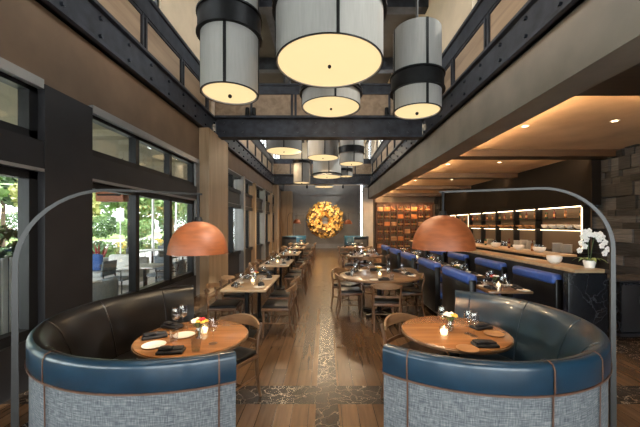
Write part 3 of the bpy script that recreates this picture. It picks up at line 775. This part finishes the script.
# left booth table
def tp(px, py, z=TZ):
    d = (H-z)*F/(py-VY); return ((px-VX)*d/F, d, z)
posy_red('glass vase of red, white and yellow flowers on the left booth table', tp(199, 338), 0, 'table flowers')
wine('wine glass standing alone right of the flowers on the left booth table', tp(213, 343.5), 0, 'wine glasses on booth tables')
wine('wine glass behind the napkins on the left booth table', tp(176, 331), 0, 'wine glasses on booth tables')
wine('wine glass at the back edge of the left booth table', tp(183, 327.5), 0, 'wine glasses on booth tables')
tumbler('short tumbler in front of the flowers on the left booth table', tp(196, 351), 0, 'tumblers on booth tables')
napkin('black folded napkin at the far left of the left booth table', tp(155, 337.5), .5, 'black napkins on booth tables')
napkin('black folded napkin at the front of the left booth table', tp(171, 352.5), .1, 'black napkins on booth tables')
napkin('small black napkin at the back of the left booth table', tp(172, 327.5), -.4, 'black napkins on booth tables')
x, y, z = tp(154, 346); cplate('white side plate between two napkins on the left booth table', (x, y, z), 0, 'side plates')
x, y, z = tp(184, 336); cplate('white side plate beside the flower vase on the left booth table', (x, y, z), 0, 'side plates')
tumbler('short tumbler by the white plates on the left booth table', tp(174, 341), 0, 'tumblers on booth tables')
candle('glass votive candle behind the flowers on the left booth table', tp(204, 333), 0, 'votive candles')
# right booth table
posy_white('glass vase of white roses on the right booth table', tp(450, 331), 0, 'table flowers')
candle('lit votive candle in front of the white roses on the right booth table', tp(444, 335), 0, 'votive candles')
wine('wine glass left of the white roses on the right booth table', tp(442, 329.5), 0, 'wine glasses on booth tables')
wine('wine glass left of the pair right of the roses on the right booth table', tp(468.5, 334), 0, 'wine glasses on booth tables')
wine('wine glass right of the pair right of the roses on the right booth table', tp(474, 336.5), 0, 'wine glasses on booth tables')
bplate('round wooden plate at the front of the right booth table', tp(467.5, 349.5), 0, 'wooden bread plates')
bplate('round wooden plate at the right edge of the right booth table', tp(494, 334.5), 0, 'wooden bread plates')
napkin('black folded napkin near the front right edge of the right booth table', tp(485, 346), .0, 'black napkins on booth tables')
napkin('black folded napkin behind the glasses on the right booth table', tp(481, 328), .3, 'black napkins on booth tables')
for nm, s, x, y, a, full in SEAT:
    r = math.radians(a); ix, iy = math.cos(r), math.sin(r); rx, ry = iy, -ix
    napkin('black napkin at the %s of the %s' % (s, nm), (x, y, TZ), r+PI/2+R.uniform(-.2,.2), 'black napkins on dining tables')
    wine('wine glass at the %s of the %s' % (s, nm), (x+ix*.12+rx*.1, y+iy*.12+ry*.1, TZ), 0, 'wine glasses on dining tables')
    if full: 
        tumbler('water tumbler at the %s of the %s' % (s, nm), (x+ix*.05+rx*.15, y+iy*.05+ry*.15, TZ), 0, 'tumblers on dining tables')
        cplate('white side plate at the %s of the %s' % (s, nm), (x-rx*.16, y-ry*.16, TZ), 0, 'side plates on dining tables')
MID = [(nm, x, y) for (x, y), nm in zip(WT, WN)]+[(RN[0],1.03,6.0),(RN[1],1.25,9.9),(RN[2],1.3,13.6)]+[(nm, x, y) for (x, y), nm in zip(BT, BN)]
for i, (nm, x, y) in enumerate(MID):
    candle('votive candle at the centre of the %s' % nm, (x+.0, y-.07, TZ), 0, 'votive candles')
    (posy_white if i % 2 else posy_red)('small vase of flowers at the centre of the %s' % nm, (x, y+.05, TZ), i, 'table flowers')

# ------------------------------------------------------------------ bar back
t = thing('bar_sideboard', 'dark back bar counter under the lit shelves', 'counter', (6.62, 13.3, 0))
obj('carcass', MB().box(-.3,.35,-5,5.2,.08,.90), charcoal, t, smooth=False)
obj('worktop', MB().rbox((.015,.1,.92), (.69,10.24,.04), .006), marble_blk, t)
obj('plinth', MB().box(-.26,.35,-4.98,5.18,0,.08), iron, t, smooth=False)
t = thing('bar_shelving', 'backlit bar shelves with amber back panel and upright dividers', 'shelves', (6.97, 13.3, .95))
obj('back_panel', MB().box(.07,.1,-4.95,5.1,.0,1.27), backlit, t, smooth=False)
obj('shelf', MB().box(-.13,.07,-4.95,5.1,.60,.64), iron, t, smooth=False)
obj('shelf', MB().box(-.10,.07,-4.95,5.1,.93,.95), iron, t, smooth=False)
for y in (-4.95, -3.1, -1.9, -.7, 0.5, 1.7, 3.2, 4.1, 5.06): obj('divider', MB().box(-.125,.07,y,y+.07,0,1.27), iron, t, smooth=False)
for y in (-4.87, 1.77, 3.27): obj('light_strip', MB().box(-.138,-.126,y-.06,y-.02,.05,1.22), edge_m, t, smooth=False)
obj('light_strip', MB().box(-.06,-.02,-4.8,5.0,1.25,1.27), led_m, t, smooth=False)
obj('light_strip', MB().box(.0,.03,-4.8,5.0,.585,.60), led_m, t, smooth=False)
bowl = Kind(lambda: one('serving_bowl', MB().lathe([(0,0),(.05,0),(.10,.05),(.115,.11),(.107,.11),(.09,.055),(.04,.012),(0,.012)], n=24, cap=False), bowlwood, 'x', 'bowl'))
wb = Kind(lambda: one('serving_bowl', MB().lathe([(0,0),(.06,0),(.12,.05),(.14,.12),(.132,.12),(.11,.055),(.05,.012),(0,.012)], n=24, cap=False), china, 'x', 'bowl'))
ORD = ['first','second','third','fourth','fifth','sixth','seventh','eighth','ninth','tenth','eleventh','twelfth','thirteenth','fourteenth','fifteenth','sixteenth','seventeenth','eighteenth','nineteenth','twentieth']
for i in range(5): wb('pale bowl on the bar shelf, %s from the right end' % ORD[i], (6.93, 8.58+.32*i, 1.59), 0, 'pale bowls on the bar shelf')
for i in range(14): bowl('brown turned bowl on the bar shelf, %s to the left of the pale bowls' % ORD[i], (6.93, 10.42+.36*i+(.12 if i > 3 else 0)+(.1 if i>7 else 0), 1.59), 0, 'brown bowls on the bar shelf')
def bottle_build(m):
    def f():
        t = thing('bottle', 'x', 'bottle')
        b = obj('body', MB().lathe([(0,0),(.036,0),(.038,.01),(.038,.19),(.032,.215),(.014,.245),(.013,.30),(.015,.302),(.015,.312),(0,.312)], n=18, cap=False), m, t)
        obj('paper_label', MB().lathe([(.0385,.06),(.0392,.06),(.0392,.15),(.0385,.15)], n=18, cap=False), label_m, b)
        obj('cork_foil', MB().lathe([(.0145,.26),(.0155,.26),(.016,.315),(0,.316)], n=12, cap=False), bottle_r, b); return t
    return f
BOT = [Kind(bottle_build(m)) for m in (bottle_g, bottle_a, bottle_r)]
for i in range(20):
    yy = 8.55+.44*i+(.1 if i % 3 else 0)
    if min(abs(yy-13.3-d) for d in (-4.91,-3.06,-1.86,-.66,.54,1.74,3.24)) < .1: yy += .13
    BOT[i % 3](('green', 'amber', 'burgundy')[i % 3]+' bottle on the thin top bar shelf, %s from the right end' % ORD[i], (6.94, yy, 1.90), 0, 'bottles on the bar shelf', (.85,.85,.85))
stack = Kind(lambda: one('dinner_plate', MB().lathe([(0,0),(.07,0),(.125,.012),(.127,.016),(.06,.012),(0,.012)], n=28, cap=False), china, 'x', 'plate'))
for si, (y, nn) in enumerate(((8.6, 14), (8.95, 15), (10.1, 15), (10.45, 16), (10.8, 14), (12.6, 12))):
    for k in range(nn): stack('white dinner plate, %s from the bottom of the %s plate stack from the right' % (ORD[k], ORD[si]), (6.6, y, .941+k*.0165), 0, 'stacked dinner plates stack %s' % ORD[si])
for i, y in enumerate((9.4, 9.55, 9.7, 11.3, 11.45, 11.6, 12.0, 12.15, 13.2, 13.4, 14.0, 14.2)): tumbler('clear glass on the back bar, %s from the right' % ORD[i], (6.5, y, .94), 0, 'glasses on the back bar', (1.4,1.4,1.8))
# front bar counter
t = thing('bar_counter', 'long dark bar counter with pale timber top behind the low wall', 'counter', (5.15, 11.6, 0))
obj('front_panel', MB().box(-.3,.3,-4.6,4.6,.1,1.0), charcoal, t, smooth=False)
obj('counter_top', MB().rbox((0,0,1.025), (.75,9.4,.05), .01), table_lt, t)
obj('kick', MB().box(-.25,.25,-4.55,4.55,0,.1), iron, t, smooth=False)
for i, y in enumerate((7.5, 8.3, 9.4, 11, 12.5, 14)): wb('white bowl on the bar counter, %s from the near end' % ORD[i], (5.1, y, 1.05), 0, 'white bowls on the bar counter')
for i, y in enumerate((7.9, 8.9, 10.2, 11.8)): BOT[(i+1) % 3]('bottle on the bar counter, %s from the near end' % ORD[i], (5.2, y, 1.05), 0, 'bottles on the bar counter')
def tl_build():
    t = thing('counter_lamp', 'x', 'lamp')
    obj('base', MB().lathe([(0,0),(.07,0),(.07,.015),(.012,.02),(.012,.26),(0,.26)], n=20, cap=False), iron, t)
    obj('lamp_shade', MB().lathe([(.10,.24),(.055,.40),(.05,.40),(.095,.24)], n=24, cap=False), EM('lit paper shade',(1,.8,.55),1.6), t); return t
tl = Kind(tl_build)
# low wall cap items
wb('white bowl on the timber cap of the low wall, nearest', (3.53, 4.85, 1.11), 0, 'white bowls on the low wall', (.75,.75,.75))
wb('white bowl stacked inside another on the low wall cap', (3.53, 4.85, 1.135), 0, 'white bowls on the low wall', (.75,.75,.75))
x = 3.76
cplate('white plate on the timber wall cap beside the stacked bowls', (3.53, 5.42, 1.11), 0, 'white plates on the low wall')
# orchid on the black marble end
t = thing('potted_orchid', 'white orchid with two arching stems in a pot at the marble wall end', 'plant', (3.66, 4.36, 1.11))
obj('pot', MB().lathe([(0,0),(.055,0),(.075,.09),(.07,.1),(.063,.1),(.05,.012),(0,.012)], n=24, cap=False), china, t)
obj('soil', MB().lathe([(0,.08),(.06,.08),(.06,.085),(0,.088)], n=20, cap=False), bark, t)
for i in range(6):
    a = i*1.05+.2; q = MB(); s = Vector((-math.sin(a), math.cos(a), 0)); u = Vector((math.cos(a), math.sin(a), 0)); vs = []
    for k in range(6):
        f = k/5; w = .03*math.sin(PI*min(1,.18+f*.82)); p = u*(.02+.17*f)+Vector((0,0,.085+.20*f-.20*f*f)); vs += [p-s*w, p-Vector((0,0,.006)), p+s*w]
    for k in range(5): 
        for j in (0,1): vs and q.f.append((k*3+j,k*3+j+1,k*3+j+4,k*3+j+3))
    q.v = [tuple(p) for p in vs]; obj('leaf', q, leaf_g, t)
for sgn, top in ((-1,.50),(1,.46)):
    pts = []
    for k in range(15):
        f = k/14; z = .085+(top-.085)*math.sin(PI*.5*min(1,f/.5))-(.26*((f-.5)/.5)**1.5 if f > .5 else 0)
        pts.append((sgn*(.01+.16*f**1.3), -.06*f, z))
    sm = obj('flower_stem', MB().tube(pts, .0045, 8), leaf_d, t)
    for k in range(5, 15):
        p = pts[k]; q = MB(); sx = .03*(1 if k % 2 else -1)
        c = (p[0]+sx, p[1]-.02, p[2]+.005)
        for j in range(5):
            a = PI/2+2*PI*j/5; q.blob((c[0]+.024*math.cos(a), c[1], c[2]+.024*math.sin(a)), .021, 1, (1,.35,1))
        q.blob((c[0], c[1]-.012, c[2]-.004), .010, 1); obj('blossom', q, petal_w, sm)

# ------------------------------------------------------------------ wine wall at the end of the bar side
t = thing('wine_rack', 'tall timber wine display rack on the far wall beside the pale pillar', 'wine rack', (3.35, 20.32, .2))
RW, RH = 3.5, 2.85
obj('back_panel', MB().box(0,RW,.22,.26,0,RH), backlit, t, smooth=False)
obj('frame', MB().box(-.06,0,-.1,.26,-.2,RH+.06).box(RW,RW+.06,-.1,.26,-.2,RH+.06).box(-.06,RW+.06,-.1,.26,RH,RH+.1).box(-.06,RW+.06,-.1,.26,-.2,0.02), rackwood, t, smooth=False)
obj('light_strip', MB().box(.05,RW-.05,-.30,-.26,RH+.0,RH+.02), cove_m, t, smooth=False); obj('added_canopy', MB().box(-.06,RW+.06,-.35,-.1,RH+.02,RH+.06).box(-.06,RW+.06,-.35,-.32,RH-.08,RH+.06), rackwood, t, smooth=False)  # strip added to brighten the rack, with an added lip hiding it
for i in range(1, 6): obj('shelf', MB().box(0,RW,-.02,.22,i*RH/6-.015,i*RH/6+.015), rackwood, t, smooth=False)
for i in range(1, 8): obj('upright', MB().box(i*RW/8-.02,i*RW/8+.02,-.06,.22,.02,RH), rackwood, t, smooth=False)
for r in range(6):
    for c in range(8):
        if (r*3+c) % 5 == 0 or (r+2*c) % 7 == 0:
            one('wine_crate', MB().rbox((0,0,.13), (.36,.2,.26), .008), cratewood if c % 2 else bowlwood, 'timber wine box in row %s from the top, column %s from the left' % (ORD[5-r], ORD[c]), 'box', (3.35+(c+.5)*RW/8, 20.4, .2+r*RH/6+.0155+(.005 if r == 0 else 0)), 'wine boxes in the rack')
            continue
        for k in range(3):
            BOT[(r+c+k) % 3]('wine bottle in rack row %s from the top, column %s from the left, place %s' % (ORD[5-r], ORD[c], ORD[k]), (3.35+(c+.5)*RW/8+(k-1)*.115, 20.36, .2+r*RH/6+.0155+(.005 if r == 0 else 0)), 0, 'wine bottles in the rack', (1.25,1.25,1.2))

# ------------------------------------------------------------------ gold wreath
t = thing('wall_wreath', 'big round gilded wreath of curled petals hung on the grey end wall', 'wall sculpture', (.0, YB-.06, 2.06))
core = MB(); N, Mn = 40, 12; vs = []
for i in range(N):
    a = 2*PI*i/N
    for j in range(Mn):
        b = 2*PI*j/Mn; rr = .80+.38*math.cos(b); vs.append((rr*math.cos(a), -.16+.16*math.sin(b), rr*math.sin(a)))
core.add(vs, [(i*Mn+j, i*Mn+(j+1)%Mn, ((i+1)%N)*Mn+(j+1)%Mn, ((i+1)%N)*Mn+j) for i in range(N) for j in range(Mn)])
obj('ring', core, gold_d, t)
def petal(q, c, nrm, s, cup):
    n = Vector(nrm).normalized(); u = n.orthogonal().normalized(); w = n.cross(u); a0 = R.uniform(0, 2*PI)
    vs = [Vector(c)]; fs = []
    for ring_, (rr, hh) in enumerate(((.55,.25),(1,1))):
        for k in range(8):
            a = a0+2*PI*k/8; e = s*rr*(1 if k % 4 else .72); vs.append(Vector(c)+u*(e*math.cos(a))+w*(e*math.sin(a)*.75)+n*(cup*s*hh*(.6+.4*math.cos(2*a))))
    for k in range(8): fs.append((0,1+k,1+(k+1)%8)); fs.append((1+k,9+k,9+(k+1)%8,1+(k+1)%8))
    q.add(vs, fs)
def wp():
    a = R.uniform(0, 2*PI); b = R.uniform(-.15*PI, 1.15*PI); rr = .82+.46*math.cos(b)
    c = Vector((rr*math.cos(a), -.18-.17*math.sin(b)*1.2, rr*math.sin(a)))
    nn = Vector((math.cos(b)*math.cos(a), -max(.25,math.sin(b)), math.cos(b)*math.sin(a)))+Vector((R.uniform(-.8,.8), R.uniform(-.3,.3), R.uniform(-.8,.8)))
    return c, nn
st = MB()
for i in range(420): petal(st, *wp(), R.uniform(.07,.14), R.uniform(.2,.6))
o = obj('petal_mass', st, gold, t, fix=False); o['kind'] = 'stuff'
for i in range(90):
    q = MB(); c, nn = wp(); c = c+Vector((0,-.05,0)); petal(q, c, nn, R.uniform(.11,.19), R.uniform(.3,.6)); obj('petal', q, gold, t, fix=False)
obj('wall_bracket', MB().box(-1.0,1.0,-.06,-.03,-.03,.03), gold_d, t, smooth=False)

# ------------------------------------------------------------------ patio and street outside the window wall
struct('patio_floor', MB().box(-11.5, XL-.15, -6, 30, -.12, -.02), paving)
struct('lawn', MB().box(-17, -11.5, -12, 46, -.12, -.02), grass_m)
struct('street', MB().box(-25, -17, -20, 60, -.14, -.04), road_m)
struct('far_lawn', MB().box(-60, -25, -30, 90, -.12, -.02), grass_m)
mb = MB().box(-9.2, XL-.15, -6, 30, 3.5, 3.62)
for y in (-3, 0, 3, 6, 9, 12, 15, 18): mb.box(-9.2, XL-.15, y-.06, y+.06, 3.38, 3.5)
struct('patio_ceiling', mb, awning_m)
struct('trim_31', MB().box(-9.3, -9.1, -6, 30, 3.32, 3.62), frame_m)
k = 32
for y in (-2, 5.9, 14.6): struct('trim_%d' % k, MB().box(-9.1,-8.9,y-.1,y+.1,0,3.5), frame_m); k += 1
def leaves(q, c, rad, n, s, rr):
    for i in range(n):
        d = Vector((rr.gauss(0,1), rr.gauss(0,1), rr.gauss(0,1))).normalized()*(rr.uniform(.55,1)**.6)
        p = (c[0]+d.x*rad[0], c[1]+d.y*rad[1], c[2]+d.z*rad[2])
        u = Vector((rr.uniform(-1,1), rr.uniform(-1,1), rr.uniform(-1,1))).normalized(); w = u.cross(Vector((rr.uniform(-1,1), rr.uniform(-1,1), rr.uniform(-1,1)))).normalized()
        q.quad(p, u*s*rr.uniform(.6,1.2), w*s*.6)
def tree_build(seed, m, h, cr):
    def f():
        rr = random.Random(seed); t = thing('street_tree', 'x', 'tree')
        obj('trunk', MB().tube([(0,0,0),(.05,.03,h*.25),(-.03,.05,h*.55),(0,0,h*.8)], [.16,.12,.09,.04], 10).tube([(0,0,h*.35),(.5,.2,h*.62)],[.07,.03],8).tube([(0,0,h*.42),(-.5,-.3,h*.68)],[.07,.03],8), bark, t)
        q = MB()
        for i in range(9):
            a = i*2.4; d = cr*.55*math.sqrt(i/9); leaves(q, (d*math.cos(a), d*math.sin(a), h*(.50+.30*rr.random())), (cr*.5, cr*.5, h*.2), 230, .19, rr)
        obj('foliage', q, m, t, smooth=False, fix=False); return t
    return f
TR = [Kind(tree_build(1, leaf_g, 6.5, 2.6)), Kind(tree_build(2, leaf_d, 7.5, 2.6)), Kind(tree_build(3, leaf_y, 5.2, 2.2))]
spots = [(-21,4.6,0),(-21.5,9.6,1),(-21.4,15.5,0),(-21.5,21,1),(-21,27.5,0),(-15.5,2.2,0),(-15.8,7,2),(-15,11.8,0),(-27,6,1),(-28,13,1),(-27,20,0),(-26,27,1),(-15.2,18,2),(-14.8,24,0),(-24.5,42,1),(-15,31,0),(-13.5,35.5,1)]
spots.sort(key=lambda p: p[0]/p[1])
ORD += ['twenty-first','twenty-second','twenty-third','twenty-fourth']
for i, (x, y, k) in enumerate(spots): TR[k]('leafy tree outside the windows, %s from the left' % ORD[i], (x, y, -.02), i*1.3, 'street trees', None)
def bush_build(seed, m, w, h, fl):
    def f():
        rr = random.Random(seed); t = thing('garden_shrub', 'x', 'shrub'); q = MB()
        leaves(q, (0,0,h*.5), (w*.5,w*.5,h*.5), 420 if w < 2 else 1500, .06 if w < 2 else .13, rr); obj('foliage', q, m, t, smooth=False, fix=False)
        obj('stem', MB().cyl((0,0,0),(0,0,h*.6),.03,.015,8), bark, t)
        if fl:
            q = MB()
            for i in range(40):
                a = rr.uniform(0,2*PI); b = rr.uniform(.1,1.2); q.blob((w*.5*math.cos(a)*math.cos(b), w*.5*math.sin(a)*math.cos(b), h*.5+h*.5*math.sin(b)), .05, 1)
            o = obj('blossom', q, fl, t); o['kind'] = 'stuff'
        return t
    return f
BU = [Kind(bush_build(11, leaf_g, 1.1, .9, petal_w)), Kind(bush_build(12, leaf_y, 1.15, .8, petal_y)), Kind(bush_build(13, leaf_d, 1.1, 1.0, None))]
y = 2.0
for i in range(20):
    BU[i % 3](('white flowering', 'yellow flowering', 'dark green')[i % 3]+' shrub in the bed beyond the patio, %s from the left' % ORD[i], (-11.9+.25*(i%2), y, -.02), i, 'shrub bed beyond the patio'); y += 1.25
hedge = [Kind(bush_build(21, leaf_d, 4.2, 3.4, None)), Kind(bush_build(22, leaf_g, 4.2, 2.8, None))]
for i in range(15): hedge[i % 2](('tall dark', 'lower bright')[i % 2]+' green hedge bush across the street, %s from the left' % ORD[i], (-37-.4*(i % 3), 2+4.6*i, -.02), i, 'hedge across the street')
for i in range(6): hedge[(i+1) % 2]('hedge bush closing off the far end of the patio, %s from the windows' % ORD[i], (-4.8-4.8*i, 40+.5*(i % 2), -.02), i, 'hedge at the far end of the patio')
t = thing('red_leaf_plant', 'spiky red leaved plant rising behind the outdoor sofa', 'plant', (-7.0, 9.75, -.02))
obj('planter', MB().lathe([(0,0),(.2,0),(.26,.5),(.22,.5),(.2,.44),(0,.44)], n=24, cap=False), slate_fab, t)
for i in range(16):
    a = i*2.4; el = .5+.9*(i/16); u = Vector((math.cos(a)*math.cos(el), math.sin(a)*math.cos(el), math.sin(el))); s = Vector((-math.sin(a), math.cos(a), 0))*.035; b = Vector((0,0,.42))
    obj('leaf', MB().add([b-s*.5, b+s*.5, b+u*.4+s, b+u*.8, b+u*.4-s], [(0,1,2,3,4)]), leaf_red, t, fix=False)
def post_build():
    t = thing('street_lamp', 'x', 'street lamp'); obj('post', MB().cyl((0,0,0),(0,0,4.6),.07,.05,12), white_m, t)
    obj('lantern', MB().lathe([(0,4.6),(.16,4.62),(.2,4.95),(.05,5.1),(0,5.1)], n=16), white_m, t); obj('foot', MB().cyl((0,0,0),(0,0,.3),.13,.09,12), white_m, t); return t
post = Kind(post_build)
for (px, d, w) in ((137,16,'behind the left window pane'),(153,17,'behind the middle window pane'),(176,21,'behind the right window pane')): 
    x, y, z = at(px, 225, d); post('pale street lamp post seen %s' % w, (x, y, -.02), 0, 'street lamp posts')
t = thing('street_sign', 'small white sign board on a pole beyond the patio', 'sign', (*at(120.5,225,15)[:2], -.02))
obj('pole', MB().cyl((0,0,0),(0,0,2.6),.03,n=10), white_m, t); obj('board', MB().rbox((0,-.03,2.2), (.38,.03,.62), .01), white_m, t)
# outdoor furniture
t = thing('outdoor_sofa', 'pale grey outdoor sofa on the patio facing the windows', 'sofa', (-6.2, 8.6, -.02), .15)
obj('frame', MB().rbox((0,0,.2), (2.3,.85,.12), .02), white_m, t); obj('seat_cushion', MB().rbox((0,-.04,.36), (2.2,.8,.2), .06, 3), sofa_gr, t)
obj('backrest', MB().rbox((0,.38,.55), (2.3,.16,.5), .06, 3), sofa_gr, t)
for sx in (-1,1):
    obj('armrest', MB().rbox((sx*1.1,0,.46), (.14,.85,.3), .05, 3), sofa_gr, t)
    for sy in (-.35,.35): obj('leg', MB().cyl((sx*1.05,sy,0),(sx*1.05,sy,.15),.03,n=10), white_m, t)
one('cushion', MB().rbox((0,0,0), (.5,.16,.46), .075, 4), cush_blue, 'blue cushion on the outdoor sofa', 'cushion', (-6.35, 8.61, .68), None, .15)
one('cushion', MB().rbox((0,0,0), (.6,.16,.44), .075, 4), cush_wh, 'white cushion beside the blue one on the outdoor sofa', 'cushion', (-5.65, 8.72, .67), None, .15)
t = thing('outdoor_coffee_table', 'low pale coffee table in front of the outdoor sofa', 'table', (-5.85, 7.2, -.02), .1)
obj('tabletop', MB().rbox((0,0,.42), (1.2,.65,.05), .01), white_m, t)
for sx in (-.5,.5):
    for sy in (-.25,.25): obj('leg', MB().cyl((sx,sy,0),(sx,sy,.4),.025,n=10), iron, t)
def oc_build():
    t = thing('outdoor_chair', 'x', 'chair')
    obj('seat', MB().rbox((0,0,.43), (.5,.5,.06), .025, 3), slate_fab, t); obj('backrest', MB().rbox((0,-.24,.68), (.5,.05,.36), .024, 3, (-.12,0,0)), slate_fab, t)
    for sx in (-.21,.21):
        obj('leg', MB().cyl((sx,.2,0),(sx,.2,.42),.016,n=8), iron, t); obj('leg', MB().tube([(sx,-.26,0),(sx,-.22,.42),(sx,-.29,.8)],.016,8), iron, t)
        obj('armrest', MB().tube([(sx*1.15,-.25,.64),(sx*1.15,.2,.64),(sx*1.15,.2,.42)],.014,8), iron, t)
    return t
oc = Kind(oc_build)
ot = Kind(rect_table_build(.8, .8, white_m))
OT = [(-4.35, 7.6), (-4.5, 10.4), (-4.4, 13.2), (-6.8, 12.4), (-7.0, 15.5)]
for i, (x, y) in enumerate(OT):
    ot('white patio table, %s one along the windows' % ORD[i] if i < 3 else 'white patio table farther out, %s of two' % ORD[i-3], (x, y, -.02), 0, 'patio tables')
    for a, w in ((0,'near left'),(180,'right'),(90,'far')):
        aa = {0:(-.62,0,0),180:(.62,0,180),90:(0,.66,270)}[a]
        oc('slate outdoor chair at the %s side of the %s patio table' % (w.replace('near ',''), ORD[i]), (x+aa[0], y+aa[1], -.02), face(aa[2]), 'patio chairs')
t = thing('tub_armchair', 'slate blue rounded tub armchair just outside the windows', 'armchair', (-3.95, 5.15, -.02))
obj('shell', MB().arc(rprof(.36,.48,.12,.82,.055,4), 120, 400, 40), slate_fab, t); obj('seat', MB().lathe([(0,.14),(.37,.14),(.37,.40),(.33,.45),(0,.46)], n=32), slate_fab, t)
for k in range(4): a = PI/4+k*PI/2; obj('leg', MB().cyl((.3*math.cos(a),.3*math.sin(a),0),(.3*math.cos(a),.3*math.sin(a),.15),.025,n=10), iron, t)
t = thing('slatted_planter', 'pale slatted planter box outside the leftmost window', 'planter', (-4.15, 4.05, -.02))
obj('box', MB().box(-.25,.25,-.5,.42,.05,1.28), slate_fab, t, smooth=False)
for k in range(9):
    obj('slat', MB().box(.255,.285,-.48+k*.105,-.42+k*.105,.03,1.32), white_m, t, smooth=False); 
obj('slat', MB().box(-.2,.2,-.53,-.505,.1,1.25), white_m, t, smooth=False)
q = MB(); leaves(q, (0,-.05,1.45), (.3,.5,.25), 260, .05, random.Random(5)); o = obj('foliage', q, leaf_d, t, smooth=False, fix=False); obj('soil', MB().box(-.24,.24,-.49,.41,1.28,1.3), bark, t, smooth=False)
t = thing('patio_heater', 'copper patio heater panel hung under the patio ceiling', 'heater', (*at(113,198,8.5)[:2], 2.5))
obj('hood', MB().rbox((0,0,0), (.75,.3,.35), .03), copper, t); obj('element', MB().cyl((-.3,-.16,0),(.3,-.16,0),.025,n=10), iron, t)
obj('hanger', MB().cyl((-.25,0,.15),(-.25,0,1.0),.012,n=8).cyl((.25,0,.15),(.25,0,1.0),.012,n=8), iron, t)

# ------------------------------------------------------------------ light
w = bpy.data.worlds.new('daylight'); SC.world = w; w.use_nodes = True
bg = w.node_tree.nodes['Background']; bg.inputs['Color'].default_value = (.93,.97,1.0,1); bg.inputs['Strength'].default_value = 5.5
sun = bpy.data.lights.new('sun', 'SUN'); sun.energy = 2.6; sun.angle = .02; sun.color = (1,.95,.86)
so = bpy.data.objects.new('sun', sun); COL.objects.link(so); so.rotation_euler = Vector((-.62,.25,-.75)).to_track_quat('-Z','Y').to_euler()

# ------------------------------------------------------------------ camera
cam = bpy.data.cameras.new('camera'); co = bpy.data.objects.new('camera', cam); COL.objects.link(co)
co.location = (0,0,H); co.rotation_euler = (PI/2,0,0); cam.sensor_width = 36; cam.lens = F/640*36
cam.shift_x = -(VX-320)/640; cam.shift_y = (VY-213.5)/640; cam.clip_start = .05
SC.camera = co
SC.view_settings.view_transform = 'Standard'; SC.view_settings.look = 'None'; SC.view_settings.gamma = 1
SC.view_settings.use_curve_mapping = False; SC.view_settings.exposure = 1.02
SC.cycles.use_denoising = True; SC.cycles.max_bounces = 10; SC.cycles.diffuse_bounces = 6; SC.cycles.glossy_bounces = 4
SC.cycles.transparent_max_bounces = 24; SC.cycles.transmission_bounces = 6; SC.cycles.sample_clamp_indirect = 8
SC.cycles.caustics_reflective = False; SC.cycles.caustics_refractive = False
